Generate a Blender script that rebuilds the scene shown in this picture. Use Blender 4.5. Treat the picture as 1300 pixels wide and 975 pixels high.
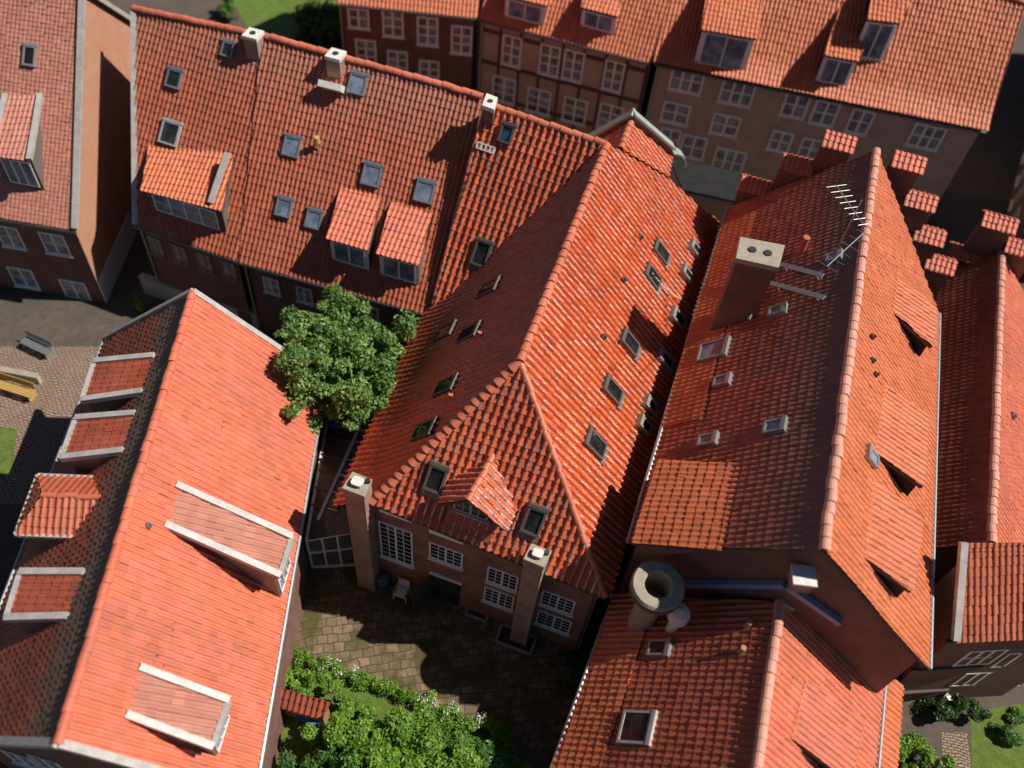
import bpy, bmesh, math, random
import numpy as np
from mathutils import Vector, Matrix
random.seed(7); RNG = np.random.default_rng(7)
for o in list(bpy.data.objects): bpy.data.objects.remove(o)
SC = bpy.context.scene
COL = SC.collection

# ------------------------------------------------------------------ camera
IW, IH, F_PX, CAM_H = 1300.0, 975.0, 1150.0, 36.0
NADIR = (545.0, 1350.0)
_n = np.array([NADIR[0]-IW/2, -(NADIR[1]-IH/2), -F_PX]); _n /= np.linalg.norm(_n)
_up = -_n; _f = np.array([0, 0, -1.0]); _y = _f-_up*_f.dot(_up); _y /= np.linalg.norm(_y)
ROT = np.array([np.cross(_y, _up), _y, _up])
CO = np.array([0, 0, CAM_H])
cam = bpy.data.cameras.new('camera'); co = bpy.data.objects.new('camera', cam); COL.objects.link(co)
co.matrix_world = Matrix.Translation(CO) @ Matrix([list(r) for r in ROT]).to_4x4()
cam.sensor_width = 36; cam.lens = 36*F_PX/IW; cam.clip_end = 3000; cam.clip_start = .1
cam.dof.use_dof = True; cam.dof.focus_distance = 33.5; cam.dof.aperture_fstop = .0318/.30
SC.camera = co
SC.render.resolution_x, SC.render.resolution_y = 1024, 768
# ------------------------------------------------------------------ light
SUN_AZ, SUN_EL = 6.0, 50.3          # azimuth counted from +X towards +Y
w = bpy.data.worlds.new('World'); SC.world = w; w.use_nodes = True
nt = w.node_tree; sky = nt.nodes.new('ShaderNodeTexSky'); sky.sky_type = 'NISHITA'; sky.sun_disc = False
sky.sun_elevation = math.radians(SUN_EL); sky.sun_rotation = math.radians(90-SUN_AZ)
sky.air_density = .65; sky.dust_density = .3
bg = nt.nodes['Background']; bg.inputs[1].default_value = .05
nt.links.new(sky.outputs[0], bg.inputs[0])
sun = bpy.data.lights.new('sun', 'SUN'); sun.energy = 5.0; sun.angle = math.radians(.5); sun.color = (1, .95, .87)
so = bpy.data.objects.new('sun', sun); COL.objects.link(so)
a, e = math.radians(SUN_AZ), math.radians(SUN_EL)
SUNV = Vector((math.cos(e)*math.cos(a), math.cos(e)*math.sin(a), math.sin(e)))
so.rotation_euler = SUNV.to_track_quat('Z', 'Y').to_euler(); so.location = (30, 5, 60)
vs = SC.view_settings; vs.view_transform = 'Standard'; vs.look = 'None'; vs.exposure = .16; vs.gamma = 1

# ------------------------------------------------------------------ geometry helpers
Z = Vector((0, 0, 1))
def ray(x, y):
    d = ROT @ np.array([x-IW/2, -(y-IH/2), -F_PX]); return d/np.linalg.norm(d)
def P(x, y, z):
    d = ray(x, y); return Vector(CO+d*((z-CAM_H)/d[2]))
def plane(a, b, c):
    n = (b-a).cross(c-a).normalized(); return (a.copy(), n if n.z > 0 else -n)
def on(x, y, pl):
    d = Vector(ray(x, y)); o = Vector(CO); return o+d*((pl[0]-o).dot(pl[1])/d.dot(pl[1]))
def vplane(a, b, off=0.0):
    """vertical plane through a and b, moved by off away from the camera side"""
    t = Vector((b.x-a.x, b.y-a.y, 0)).normalized(); n = Vector((t.y, -t.x, 0))
    if n.dot(Vector((a.x, a.y, 0))) > 0: n = -n
    return (a-n*off, n, t if t.x > 0 else -t)
def slope_plane(a, b, pitch, side):
    """plane through eave a-b rising towards the horizontal direction nearest side"""
    t = Vector((b.x-a.x, b.y-a.y, 0)).normalized(); h = Vector((-t.y, t.x, 0))
    if h.dot(side) < 0: h = -h
    return plane(a, b, a+h+Z*math.tan(math.radians(pitch)))
def basis(pl, along=None):
    n = pl[1]
    u = Z.cross(n).normalized() if along is None else (along-n*along.dot(n)).normalized()
    v = n.cross(u)
    if v.z < 0: v = -v; u = -u
    return u, v, n
def lerp(a, b, t): return a+(b-a)*t
def ss(o, label, cat, group=None, kind=None):
    o['label'] = label; o['category'] = cat
    if group: o['group'] = group
    if kind: o['kind'] = kind
    return o
def thing(name, label, cat, loc, group=None):
    o = bpy.data.objects.new(name, None); COL.objects.link(o); o.location = loc; o.empty_display_size = .3
    return ss(o, label, cat, group)
def wloc(o):
    v = Vector((0, 0, 0))
    while o: v += o.location; o = o.parent
    return v
class MB:
    def __init__(s): s.v = []; s.f = []; s.m = []; s.uv = {}
    def face(s, pts, m=0, uv=None):
        i = len(s.v); s.v += [Vector(p) for p in pts]
        if uv: s.uv[len(s.f)] = uv
        s.f.append(list(range(i, i+len(pts)))); s.m.append(m)
    def box(s, c, x, y, z, m=0):
        """c centre, x y z half-extent vectors"""
        c = Vector(c); q = lambda i, j, k: c+x*i+y*j+z*k
        fl = x.cross(y).dot(z) < 0
        for f in (((-1,-1,-1),(-1,1,-1),(1,1,-1),(1,-1,-1)), ((-1,-1,1),(1,-1,1),(1,1,1),(-1,1,1)),
                  ((-1,-1,-1),(1,-1,-1),(1,-1,1),(-1,-1,1)), ((1,1,-1),(-1,1,-1),(-1,1,1),(1,1,1)),
                  ((-1,1,-1),(-1,-1,-1),(-1,-1,1),(-1,1,1)), ((1,-1,-1),(1,1,-1),(1,1,1),(1,-1,1))):
            p = [q(*t) for t in f]; s.face(p[::-1] if fl else p, m)
    def beam(s, a, b, w, h, up=Z, m=0):
        a, b = Vector(a), Vector(b); d = (b-a); t = d.normalized()
        sd = t.cross(up).normalized(); u2 = sd.cross(t)
        s.box((a+b)/2, d/2, sd*w/2, u2*h/2, m)
    def prism(s, poly, d, m=0, ms=None):
        """poly extruded by vector d"""
        ms = m if ms is None else ms
        q = [p+d for p in poly]; n = len(poly)
        nn = (poly[1]-poly[0]).cross(poly[2]-poly[0])
        fl = nn.dot(d) < 0
        s.face(poly[::-1] if not fl else poly, m); s.face(q if not fl else q[::-1], ms)
        for i in range(n):
            r = [poly[i], poly[(i+1) % n], q[(i+1) % n], q[i]]
            s.face(r if not fl else r[::-1], ms)
    def tube(s, a, b, r0, r1=None, n=8, m=0, caps=True):
        r1 = r0 if r1 is None else r1
        a, b = Vector(a), Vector(b); t = (b-a).normalized()
        x = t.orthogonal().normalized(); y = t.cross(x)
        A = [a+(x*math.cos(2*math.pi*i/n)+y*math.sin(2*math.pi*i/n))*r0 for i in range(n)]
        B = [b+(x*math.cos(2*math.pi*i/n)+y*math.sin(2*math.pi*i/n))*r1 for i in range(n)]
        for i in range(n): s.face([A[i], A[(i+1) % n], B[(i+1) % n], B[i]], m)
        if caps: s.face(A[::-1], m); s.face(B, m)
    def path(s, pts, r, n=6, m=0):
        for p, q in zip(pts, pts[1:]): s.tube(p, q, r, r, n, m)
    def lathe(s, c, prof, n=24, m=0):
        R = [[Vector((c[0]+r*math.cos(2*math.pi*i/n), c[1]+r*math.sin(2*math.pi*i/n), c[2]+z)) for i in range(n)] for r, z in prof]
        for k in range(len(R)-1):
            for i in range(n): s.face([R[k][i], R[k][(i+1) % n], R[k+1][(i+1) % n], R[k+1][i]], m)
    def build(s, name, mats, parent=None, smooth=False, loc=None):
        if not isinstance(mats, (list, tuple)): mats = [mats]
        base = wloc(parent) if parent else (Vector(loc) if loc is not None else Vector((0, 0, 0)))
        me = bpy.data.meshes.new(name)
        me.from_pydata([p-base for p in s.v], [], s.f)
        for m in mats: me.materials.append(m)
        me.polygons.foreach_set('material_index', s.m)
        uvl = me.uv_layers.new(name='UVMap')
        buf = []
        for k, f in enumerate(s.f):
            if k in s.uv: 
                for q in s.uv[k]: buf += [q[0], q[1]]
                continue
            p = [s.v[i] for i in f]
            n = Vector((0, 0, 0))
            for i in range(1, len(p)-1): n += (p[i]-p[0]).cross(p[i+1]-p[0])
            n.normalize() if n.length > 1e-9 else None
            if abs(n.z) < .75:
                t = Z.cross(n).normalized()
                for q in p: buf += [q.dot(t), q.z]
            else:
                for q in p: buf += [q.x, q.y]
        uvl.data.foreach_set('uv', buf)
        if smooth: me.polygons.foreach_set('use_smooth', [True]*len(me.polygons))
        me.update()
        o = bpy.data.objects.new(name, me); COL.objects.link(o)
        if parent: o.parent = parent
        elif loc is not None: o.location = loc
        return o

# ------------------------------------------------------------------ materials
def new_mat(name):
    m = bpy.data.materials.new(name); m.use_nodes = True; t = m.node_tree
    return m, t, t.nodes['Principled BSDF']
def N(t, typ, **kw):
    n = t.nodes.new(typ)
    for k, v in kw.items():
        if k[0] == 'i' and k[1:].isdigit(): n.inputs[int(k[1:])].default_value = v
        else: setattr(n, k, v)
    return n
def L(t, a, b): t.links.new(a, b)
def mixc(t, fac, a, b, mode='MIX'):
    n = t.nodes.new('ShaderNodeMix'); n.data_type = 'RGBA'; n.blend_type = mode
    for sock, val in ((n.inputs[0], fac), (n.inputs[6], a), (n.inputs[7], b)):
        if hasattr(val, 'is_output'): t.links.new(val, sock)
        elif isinstance(val, (int, float)): sock.default_value = val
        else: sock.default_value = (*val, 1) if len(val) == 3 else val
    return n.outputs[2]
def ramp(t, src, stops):
    r = t.nodes.new('ShaderNodeValToRGB'); t.links.new(src, r.inputs[0])
    while len(r.color_ramp.elements) < len(stops): r.color_ramp.elements.new(.5)
    for el, (p, c) in zip(r.color_ramp.elements, stops):
        el.position = p; el.color = (*c, 1) if len(c) == 3 else c
    return r.outputs[0]
def pos_noise(t, scale, detail=4, rough=.6, stretch=None):
    g = N(t, 'ShaderNodeNewGeometry'); src = g.outputs['Position']
    if stretch:
        mp = N(t, 'ShaderNodeMapping'); mp.inputs['Scale'].default_value = stretch; L(t, src, mp.inputs[0]); src = mp.outputs[0]
    n = N(t, 'ShaderNodeTexNoise'); n.inputs['Scale'].default_value = scale; n.inputs['Detail'].default_value = detail
    n.inputs['Roughness'].default_value = rough; L(t, src, n.inputs['Vector']); return n.outputs[0]
def mth(t, op, a, b=None, c=None, clamp=False):
    n = N(t, 'ShaderNodeMath', operation=op); n.use_clamp = clamp
    for i, v in enumerate((a, b, c)):
        if v is None: continue
        if hasattr(v, 'is_output'): L(t, v, n.inputs[i])
        else: n.inputs[i].default_value = v
    return n.outputs[0]
def tile_mat(name, c0, c1, dark=(.09, .05, .045), dark_amt=.35, moss=.25, rough=.45, band=None, pale=.25, spec=.5, glint=None, runoff=.5, patch=.4):
    m, t, b = new_mat(name)
    uv = N(t, 'ShaderNodeUVMap'); sp = N(t, 'ShaderNodeSeparateXYZ'); L(t, uv.outputs[0], sp.inputs[0])
    fu, fv = mth(t, 'FLOOR', sp.outputs[0]), mth(t, 'FLOOR', sp.outputs[1])
    cb = N(t, 'ShaderNodeCombineXYZ'); L(t, fu, cb.inputs[0]); L(t, fv, cb.inputs[1])
    wn = N(t, 'ShaderNodeTexWhiteNoise', noise_dimensions='2D'); L(t, cb.outputs[0], wn.inputs['Vector'])
    s2 = N(t, 'ShaderNodeSeparateColor'); L(t, wn.outputs['Color'], s2.inputs[0])
    r1, r2, r3 = s2.outputs[0], s2.outputs[1], s2.outputs[2]
    col = mixc(t, r1, c0, c1)
    # a few odd tiles, replaced new or old ones
    odd = mth(t, 'GREATER_THAN', r2, .955)
    col = mixc(t, mth(t, 'MULTIPLY', odd, .6), col, tuple(min(1, x*1.35+.02) for x in c1))
    old = mth(t, 'LESS_THAN', r2, .03)
    col = mixc(t, mth(t, 'MULTIPLY', old, .35), col, dark)
    # weathering in patches
    big = pos_noise(t, .35, 5, .65)
    bigf = ramp(t, mth(t, 'ADD', big, mth(t, 'MULTIPLY', mth(t, 'SUBTRACT', r3, .5), .22)), [(.46, (0, 0, 0)), (.72, (1, 1, 1))])
    col = mixc(t, mth(t, 'MULTIPLY', bigf, dark_amt), col, dark)
    # run-off streaks and grime on each tile
    fr = mth(t, 'FRACT', sp.outputs[1])
    fine = pos_noise(t, 9, 4, .7)
    gr = ramp(t, fine, [(.42, (0, 0, 0)), (.75, (1, 1, 1))])
    col = mixc(t, mth(t, 'MULTIPLY', gr, moss), col, (.07, .055, .04))
    # paler patches and run-off streaks down the slope
    pp = ramp(t, pos_noise(t, .9, 5, .6), [(.45, (0, 0, 0)), (.7, (1, 1, 1))])
    col = mixc(t, mth(t, 'MULTIPLY', pp, patch), col, tuple(min(.8, x*1.0+.05) for x in c0))
    cs_ = N(t, 'ShaderNodeCombineXYZ'); L(t, mth(t, 'MULTIPLY', sp.outputs[0], .9), cs_.inputs[0]); L(t, mth(t, 'MULTIPLY', sp.outputs[1], .07), cs_.inputs[1])
    rn = N(t, 'ShaderNodeTexNoise'); rn.inputs['Scale'].default_value = 1; rn.inputs['Detail'].default_value = 5; rn.inputs['Roughness'].default_value = .75; L(t, cs_.outputs[0], rn.inputs['Vector'])
    col = mixc(t, mth(t, 'MULTIPLY', ramp(t, rn.outputs[0], [(.5, (0, 0, 0)), (.72, (1, 1, 1))]), runoff), col, dark)
    # pale lichen / bloom
    li = ramp(t, pos_noise(t, 4.2, 6, .75), [(.60, (0, 0, 0)), (.72, (1, 1, 1))])
    col = mixc(t, mth(t, 'MULTIPLY', li, pale), col, (.36, .27, .21))
    if glint:  # whitish glints along the tile rolls, painted into the colour
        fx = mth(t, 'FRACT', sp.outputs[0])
        sm = N(t, 'ShaderNodeMapRange', interpolation_type='SMOOTHSTEP'); L(t, mth(t, 'ABSOLUTE', mth(t, 'SUBTRACT', fx, glint[1])), sm.inputs[0])
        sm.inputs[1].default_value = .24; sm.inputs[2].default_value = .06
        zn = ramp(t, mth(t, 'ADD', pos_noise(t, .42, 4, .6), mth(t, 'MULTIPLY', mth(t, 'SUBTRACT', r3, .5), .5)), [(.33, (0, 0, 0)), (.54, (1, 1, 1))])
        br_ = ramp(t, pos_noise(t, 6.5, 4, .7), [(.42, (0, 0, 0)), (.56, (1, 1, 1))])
        col = mixc(t, mth(t, 'MULTIPLY', mth(t, 'MULTIPLY', sm.outputs[0], mth(t, 'MULTIPLY', zn, br_)), glint[0]), col, (.66, .57, .51))
    if band:
        bn = mth(t, 'ADD', sp.outputs[1], mth(t, 'MULTIPLY', mth(t, 'SUBTRACT', pos_noise(t, .8, 4, .6), .5), 7))
        bf = N(t, 'ShaderNodeMapRange', interpolation_type='SMOOTHSTEP'); L(t, bn, bf.inputs[0])
        bf.inputs[1].default_value = band[0]; bf.inputs[2].default_value = band[1]
        col = mixc(t, mth(t, 'MULTIPLY', bf.outputs[0], band[3] if len(band) > 3 else .85), col, band[2])
    L(t, col, b.inputs['Base Color'])
    L(t, mth(t, 'ADD', mth(t, 'MULTIPLY', fine, .35), rough-.17), b.inputs['Roughness'])
    b.inputs['Specular IOR Level'].default_value = spec
    bp = N(t, 'ShaderNodeBump'); bp.inputs['Strength'].default_value = .25; bp.inputs['Distance'].default_value = .02
    L(t, pos_noise(t, 22, 3), bp.inputs['Height']); L(t, bp.outputs[0], b.inputs['Normal'])
    return m
def brick_mat(name, c1, c2, mortar, dirt=.35, bw=.25, bh=.075, ms=.012, rough=.9):
    m, t, b = new_mat(name)
    uv = N(t, 'ShaderNodeUVMap'); br = N(t, 'ShaderNodeTexBrick'); L(t, uv.outputs[0], br.inputs[0])
    br.inputs['Scale'].default_value = 1; br.inputs['Brick Width'].default_value = bw; br.inputs['Row Height'].default_value = bh
    br.inputs['Mortar Size'].default_value = ms; br.inputs['Color1'].default_value = (*c1, 1); br.inputs['Color2'].default_value = (*c2, 1)
    br.inputs['Mortar'].default_value = (*mortar, 1); br.inputs['Bias'].default_value = -.1
    n = ramp(t, pos_noise(t, 1.3, 6, .7), [(.36, (0, 0, 0)), (.68, (1, 1, 1))])
    col = mixc(t, mth(t, 'MULTIPLY', n, dirt), br.outputs[0], (.05, .045, .04))
    n2 = ramp(t, pos_noise(t, .6, 4, .6), [(.5, (0, 0, 0)), (.8, (1, 1, 1))])
    col = mixc(t, mth(t, 'MULTIPLY', n2, .3), col, tuple(min(.5, x*1.5) for x in mortar))
    L(t, col, b.inputs['Base Color']); b.inputs['Roughness'].default_value = rough
    bp = N(t, 'ShaderNodeBump'); bp.inputs['Strength'].default_value = .5; bp.inputs['Distance'].default_value = .02
    L(t, br.outputs['Fac'], bp.inputs['Height']); bp.invert = True; L(t, bp.outputs[0], b.inputs['Normal'])
    return m
def plain(name, c, rough=.6, metal=0, var=.25, scale=3, dirt=(.08, .07, .06), spec=.5):
    m, t, b = new_mat(name)
    n = ramp(t, pos_noise(t, scale, 6, .7), [(.38, (0, 0, 0)), (.78, (1, 1, 1))])
    n2 = ramp(t, pos_noise(t, scale*7, 4, .7), [(.4, (0, 0, 0)), (.8, (1, 1, 1))])
    col = mixc(t, mth(t, 'MULTIPLY', n, var), c, dirt)
    col = mixc(t, mth(t, 'MULTIPLY', n2, var*.7), col, dirt)
    L(t, col, b.inputs['Base Color']); b.inputs['Roughness'].default_value = rough; b.inputs['Metallic'].default_value = metal
    b.inputs['Specular IOR Level'].default_value = spec
    return m
M = {}
M['t_main'] = tile_mat('pantile_main', (.66, .14, .042), (.54, .095, .03), dark=(.22, .05, .03), dark_amt=.3, moss=.3, rough=.36, pale=.1, patch=.2, glint=(.85, .40))
M['t_hip'] = tile_mat('pantile_hip', (.66, .14, .045), (.46, .085, .033), dark=(.15, .05, .04), dark_amt=.35, moss=.35, rough=.38, pale=.2, patch=.15, glint=(.95, .14))
M['t_left'] = tile_mat('pantile_shaded_side', (.54, .10, .04), (.42, .072, .03), dark=(.16, .045, .035), dark_amt=.35, moss=.3, rough=.33, pale=.1, glint=(.12, .5), patch=.1)  # darker copy of the main tile, the slope's shade put into its colour
M['t_cap'] = tile_mat('ridge_tile', (.62, .17, .085), (.55, .14, .07), dark=(.3, .1, .07), dark_amt=.2, moss=.25, rough=.45, pale=.5)
M['t_palecap'] = tile_mat('pale_ridge_tile', (.66, .32, .23), (.6, .27, .19), dark=(.42, .2, .15), dark_amt=.2, moss=.15, rough=.6, pale=.5)
M['t_pink'] = tile_mat('pantile_pink', (.66, .165, .085), (.58, .13, .064), dark=(.34, .12, .085), dark_amt=.55, moss=.16, rough=.6, pale=.35)
M['t_orange'] = tile_mat('pantile_orange', (.63, .17, .065), (.57, .14, .05), dark=(.34, .10, .055), dark_amt=.4, moss=.22, rough=.55, pale=.15)
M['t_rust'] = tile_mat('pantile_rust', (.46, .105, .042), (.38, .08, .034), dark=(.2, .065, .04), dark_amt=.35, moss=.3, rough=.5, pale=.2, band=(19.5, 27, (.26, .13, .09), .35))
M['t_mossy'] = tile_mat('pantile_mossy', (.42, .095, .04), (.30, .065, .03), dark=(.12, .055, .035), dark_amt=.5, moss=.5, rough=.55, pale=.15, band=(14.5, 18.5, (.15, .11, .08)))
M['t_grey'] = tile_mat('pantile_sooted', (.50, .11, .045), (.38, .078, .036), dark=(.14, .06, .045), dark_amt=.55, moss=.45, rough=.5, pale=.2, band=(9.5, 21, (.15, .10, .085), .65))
M['t_pale'] = tile_mat('flat_tile_pale', (.52, .21, .15), (.45, .165, .115), dark=(.34, .14, .11), dark_amt=.3, moss=.15, rough=.7, pale=.45)
M['t_dark'] = tile_mat('pantile_dark', (.40, .08, .035), (.31, .06, .03), dark=(.12, .045, .03), dark_amt=.5, moss=.4, rough=.5, pale=.1)
M['br_main'] = brick_mat('brick_old', (.44, .125, .072), (.25, .07, .045), (.30, .20, .15), dirt=.55, ms=.016)
M['br_dark'] = brick_mat('brick_dark', (.22, .065, .04), (.17, .052, .035), (.20, .15, .12), dirt=.4)
M['br_chim'] = brick_mat('brick_chimney', (.42, .16, .10), (.24, .095, .065), (.42, .34, .28), dirt=.4, ms=.016)
M['br_brown'] = brick_mat('brick_brown', (.52, .34, .25), (.46, .29, .21), (.48, .40, .34), dirt=.22)
M['br_gable'] = brick_mat('brick_gable', (.60, .26, .15), (.54, .22, .125), (.5, .3, .2), dirt=.15)
M['white'] = plain('white_paint', (.84, .83, .80), .5, var=.18)
M['cream'] = plain('cream_render', (.52, .47, .40), .85, var=.3)
M['capstone'] = plain('cap_stone', (.40, .34, .26), .85, var=.45)
M['capwhite'] = plain('cap_white', (.76, .73, .68), .7, var=.3, scale=6)
M['wood'] = plain('dark_wood', (.07, .045, .035), .7, var=.4)
M['tan'] = plain('tan_wood', (.42, .26, .12), .7, var=.35)
M['ochre'] = plain('ochre_cushion', (.55, .33, .09), .8, var=.25)
M['zinc'] = plain('zinc', (.40, .42, .43), .42, .6, var=.35)
M['pale_zinc'] = plain('pale_zinc', (.52, .48, .45), .55, .1, var=.45, scale=2)
M['skyzinc'] = plain('zinc_sky_reflection', (.17, .25, .40), .5, 0, var=.25)  # gutter zinc with the sky's blue reflection painted into the base colour
M['lead'] = plain('lead_flashing', (.20, .19, .18), .5, .3, var=.4)
M['gutter'] = plain('gutter_metal', (.13, .14, .15), .45, .6, var=.3)
M['copper'] = plain('copper_patina', (.36, .42, .38), .6, .1, var=.35, scale=4)
M['skyframe'] = plain('skylight_frame', (.12, .105, .09), .5, .2, var=.45, scale=6)
M['greyframe'] = plain('grey_skylight', (.33, .31, .28), .5, .2, var=.4, scale=6)
M['slate'] = plain('black_slate', (.016, .016, .02), .7, var=.3, spec=.15)
M['rust'] = plain('rusty_steel', (.30, .12, .06), .7, .2, var=.3, scale=8)
M['black'] = plain('black_iron', (.02, .02, .02), .6)
M['bluebag'] = plain('blue_grey_cover', (.07, .09, .12), .5, var=.4)
M['paleblue'] = plain('pale_blue_paint', (.32, .45, .60), .5, var=.2)
M['blue'] = plain('blue_paint', (.06, .16, .42), .5, var=.2)
M['bark'] = plain('bark', (.12, .085, .06), .9, var=.5, scale=8)
M['petal'] = plain('white_petal', (.8, .8, .76), .6, var=.05)
M['clay'] = plain('clay', (.50, .12, .06), .7, var=.3, scale=6)
M['asph'] = plain('asphalt', (.055, .05, .05), .9, var=.4, scale=1.2)
def glass_mat(name, c, rough=.06, spec=.8, lo=.7, hi=1.5):
    m, t, b = new_mat(name)
    n = ramp(t, pos_noise(t, 1.7, 2), [(.4, tuple(x*lo for x in c)), (.65, tuple(min(1, x*hi) for x in c))])
    L(t, n, b.inputs['Base Color']); b.inputs['Roughness'].default_value = rough; b.inputs['Specular IOR Level'].default_value = spec
    bp = N(t, 'ShaderNodeBump'); bp.inputs['Strength'].default_value = .04; L(t, pos_noise(t, 1.4, 2), bp.inputs['Height']); L(t, bp.outputs[0], b.inputs['Normal'])
    return m
M['glass'] = glass_mat('dark_glass', (.018, .018, .02), spec=.22)
M['glass_sky'] = glass_mat('window_glass', (.03, .032, .036), spec=.35)
M['glass_dormer'] = glass_mat('dormer_glass', (.16, .20, .27), .12, .5)
M['glass_net'] = glass_mat('curtained_glass', (.22, .23, .25), .12, .6, .6, 1.5)
M['glass_green'] = glass_mat('teal_glass', (.015, .06, .075))
m, t, b = new_mat('clear_glazing'); M['clear'] = m
b.inputs['Base Color'].default_value = (.75, .8, .8, 1); b.inputs['Roughness'].default_value = .05
tr = N(t, 'ShaderNodeBsdfTransparent'); tr.inputs[0].default_value = (.55, .54, .52, 1)
gl = N(t, 'ShaderNodeBsdfGlossy'); gl.inputs['Roughness'].default_value = .08; gl.inputs[0].default_value = (.8, .85, .9, 1)
fz = N(t, 'ShaderNodeFresnel'); fz.inputs[0].default_value = 1.5
mx = N(t, 'ShaderNodeMixShader'); L(t, mth(t, 'ADD', fz.outputs[0], .03), mx.inputs[0]); L(t, tr.outputs[0], mx.inputs[1]); L(t, gl.outputs[0], mx.inputs[2])
df = N(t, 'ShaderNodeBsdfDiffuse'); df.inputs[0].default_value = (.30, .27, .24, 1)
m2 = N(t, 'ShaderNodeMixShader'); m2.inputs[0].default_value = .4; L(t, mx.outputs[0], m2.inputs[1]); L(t, df.outputs[0], m2.inputs[2])
L(t, m2.outputs[0], t.nodes['Material Output'].inputs[0])
def ground_mat():
    m, t, b = new_mat('earth_and_cobble')
    v = N(t, 'ShaderNodeTexVoronoi'); v.inputs['Scale'].default_value = 5; g = N(t, 'ShaderNodeNewGeometry'); L(t, g.outputs['Position'], v.inputs['Vector'])
    col = mixc(t, v.outputs['Color'], (.08, .06, .045), (.125, .092, .07))
    col = mixc(t, ramp(t, pos_noise(t, .5, 5), [(.4, (0, 0, 0)), (.7, (1, 1, 1))]), col, (.07, .065, .05))
    L(t, col, b.inputs['Base Color']); b.inputs['Roughness'].default_value = .95
    return m
def paving_mat(name, c1, c2, mossc, bw=.62, bh=.5, moss=.8, rot=0):
    m, t, b = new_mat(name)
    g = N(t, 'ShaderNodeNewGeometry'); mp = N(t, 'ShaderNodeMapping'); mp.inputs['Rotation'].default_value = (0, 0, rot); L(t, g.outputs['Position'], mp.inputs[0])
    dn = N(t, 'ShaderNodeTexNoise'); dn.inputs['Scale'].default_value = .9; L(t, mp.outputs[0], dn.inputs['Vector'])
    ad = N(t, 'ShaderNodeVectorMath', operation='MULTIPLY_ADD'); L(t, dn.outputs['Color'], ad.inputs[0]); ad.inputs[1].default_value = (.45, .45, 0); L(t, mp.outputs[0], ad.inputs[2])
    br = N(t, 'ShaderNodeTexBrick'); L(t, ad.outputs[0], br.inputs[0]); br.inputs['Scale'].default_value = 1
    br.inputs['Brick Width'].default_value = bw; br.inputs['Row Height'].default_value = bh; br.inputs['Mortar Size'].default_value = .022
    br.inputs['Color1'].default_value = (*c1, 1); br.inputs['Color2'].default_value = (*c2, 1); br.inputs['Mortar'].default_value = (.06, .052, .03, 1)
    n = ramp(t, pos_noise(t, .75, 6, .7), [(.44, (0, 0, 0)), (.58, (1, 1, 1))])
    inv = mth(t, 'SUBTRACT', 1, br.outputs['Fac'])
    col = mixc(t, mth(t, 'MULTIPLY', n, mth(t, 'MULTIPLY', inv, moss)), br.outputs[0], mossc)
    n2 = ramp(t, pos_noise(t, 5, 6, .75), [(.45, (0, 0, 0)), (.8, (1, 1, 1))])
    col = mixc(t, mth(t, 'MULTIPLY', n2, .5), col, (.06, .05, .03))
    L(t, col, b.inputs['Base Color']); b.inputs['Roughness'].default_value = .9
    bp = N(t, 'ShaderNodeBump'); bp.inputs['Strength'].default_value = .6; bp.inputs['Distance'].default_value = .03; bp.invert = True
    L(t, br.outputs['Fac'], bp.inputs['Height']); L(t, bp.outputs[0], b.inputs['Normal'])
    return m
def leaf_mat(name, c0, c1):
    m, t, b = new_mat(name)
    uv = N(t, 'ShaderNodeUVMap'); sp = N(t, 'ShaderNodeSeparateXYZ'); L(t, uv.outputs[0], sp.inputs[0])
    col = mixc(t, sp.outputs[0], c0, c1)
    L(t, col, b.inputs['Base Color']); b.inputs['Roughness'].default_value = .5
    td = N(t, 'ShaderNodeBsdfTranslucent'); L(t, mixc(t, .5, col, (.25, .35, .03)), td.inputs[0])
    mx = N(t, 'ShaderNodeMixShader'); mx.inputs[0].default_value = .28
    L(t, b.outputs[0], mx.inputs[1]); L(t, td.outputs[0], mx.inputs[2]); L(t, mx.outputs[0], t.nodes['Material Output'].inputs[0])
    return m
M['leaf'] = leaf_mat('leaf_green', (.05, .13, .025), (.13, .26, .045))
M['leaf_tree'] = leaf_mat('leaf_tree', (.075, .165, .035), (.22, .35, .085))
M['leaf_lime'] = leaf_mat('leaf_lime', (.10, .22, .02), (.22, .38, .04))
M['leaf_dark'] = leaf_mat('leaf_dark', (.025, .065, .015), (.06, .13, .03))
def grass_mat():
    m, t, b = new_mat('lawn_grass')
    col = ramp(t, pos_noise(t, 2.0, 8, .8), [(.3, (.07, .12, .02)), (.55, (.15, .22, .03)), (.75, (.25, .28, .06))])
    L(t, col, b.inputs['Base Color']); b.inputs['Roughness'].default_value = .95
    bp = N(t, 'ShaderNodeBump'); bp.inputs['Strength'].default_value = 1; bp.inputs['Distance'].default_value = .08
    L(t, pos_noise(t, 30, 3), bp.inputs['Height']); L(t, bp.outputs[0], b.inputs['Normal'])
    return m
M['grass'] = grass_mat(); M['ground'] = ground_mat()

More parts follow.
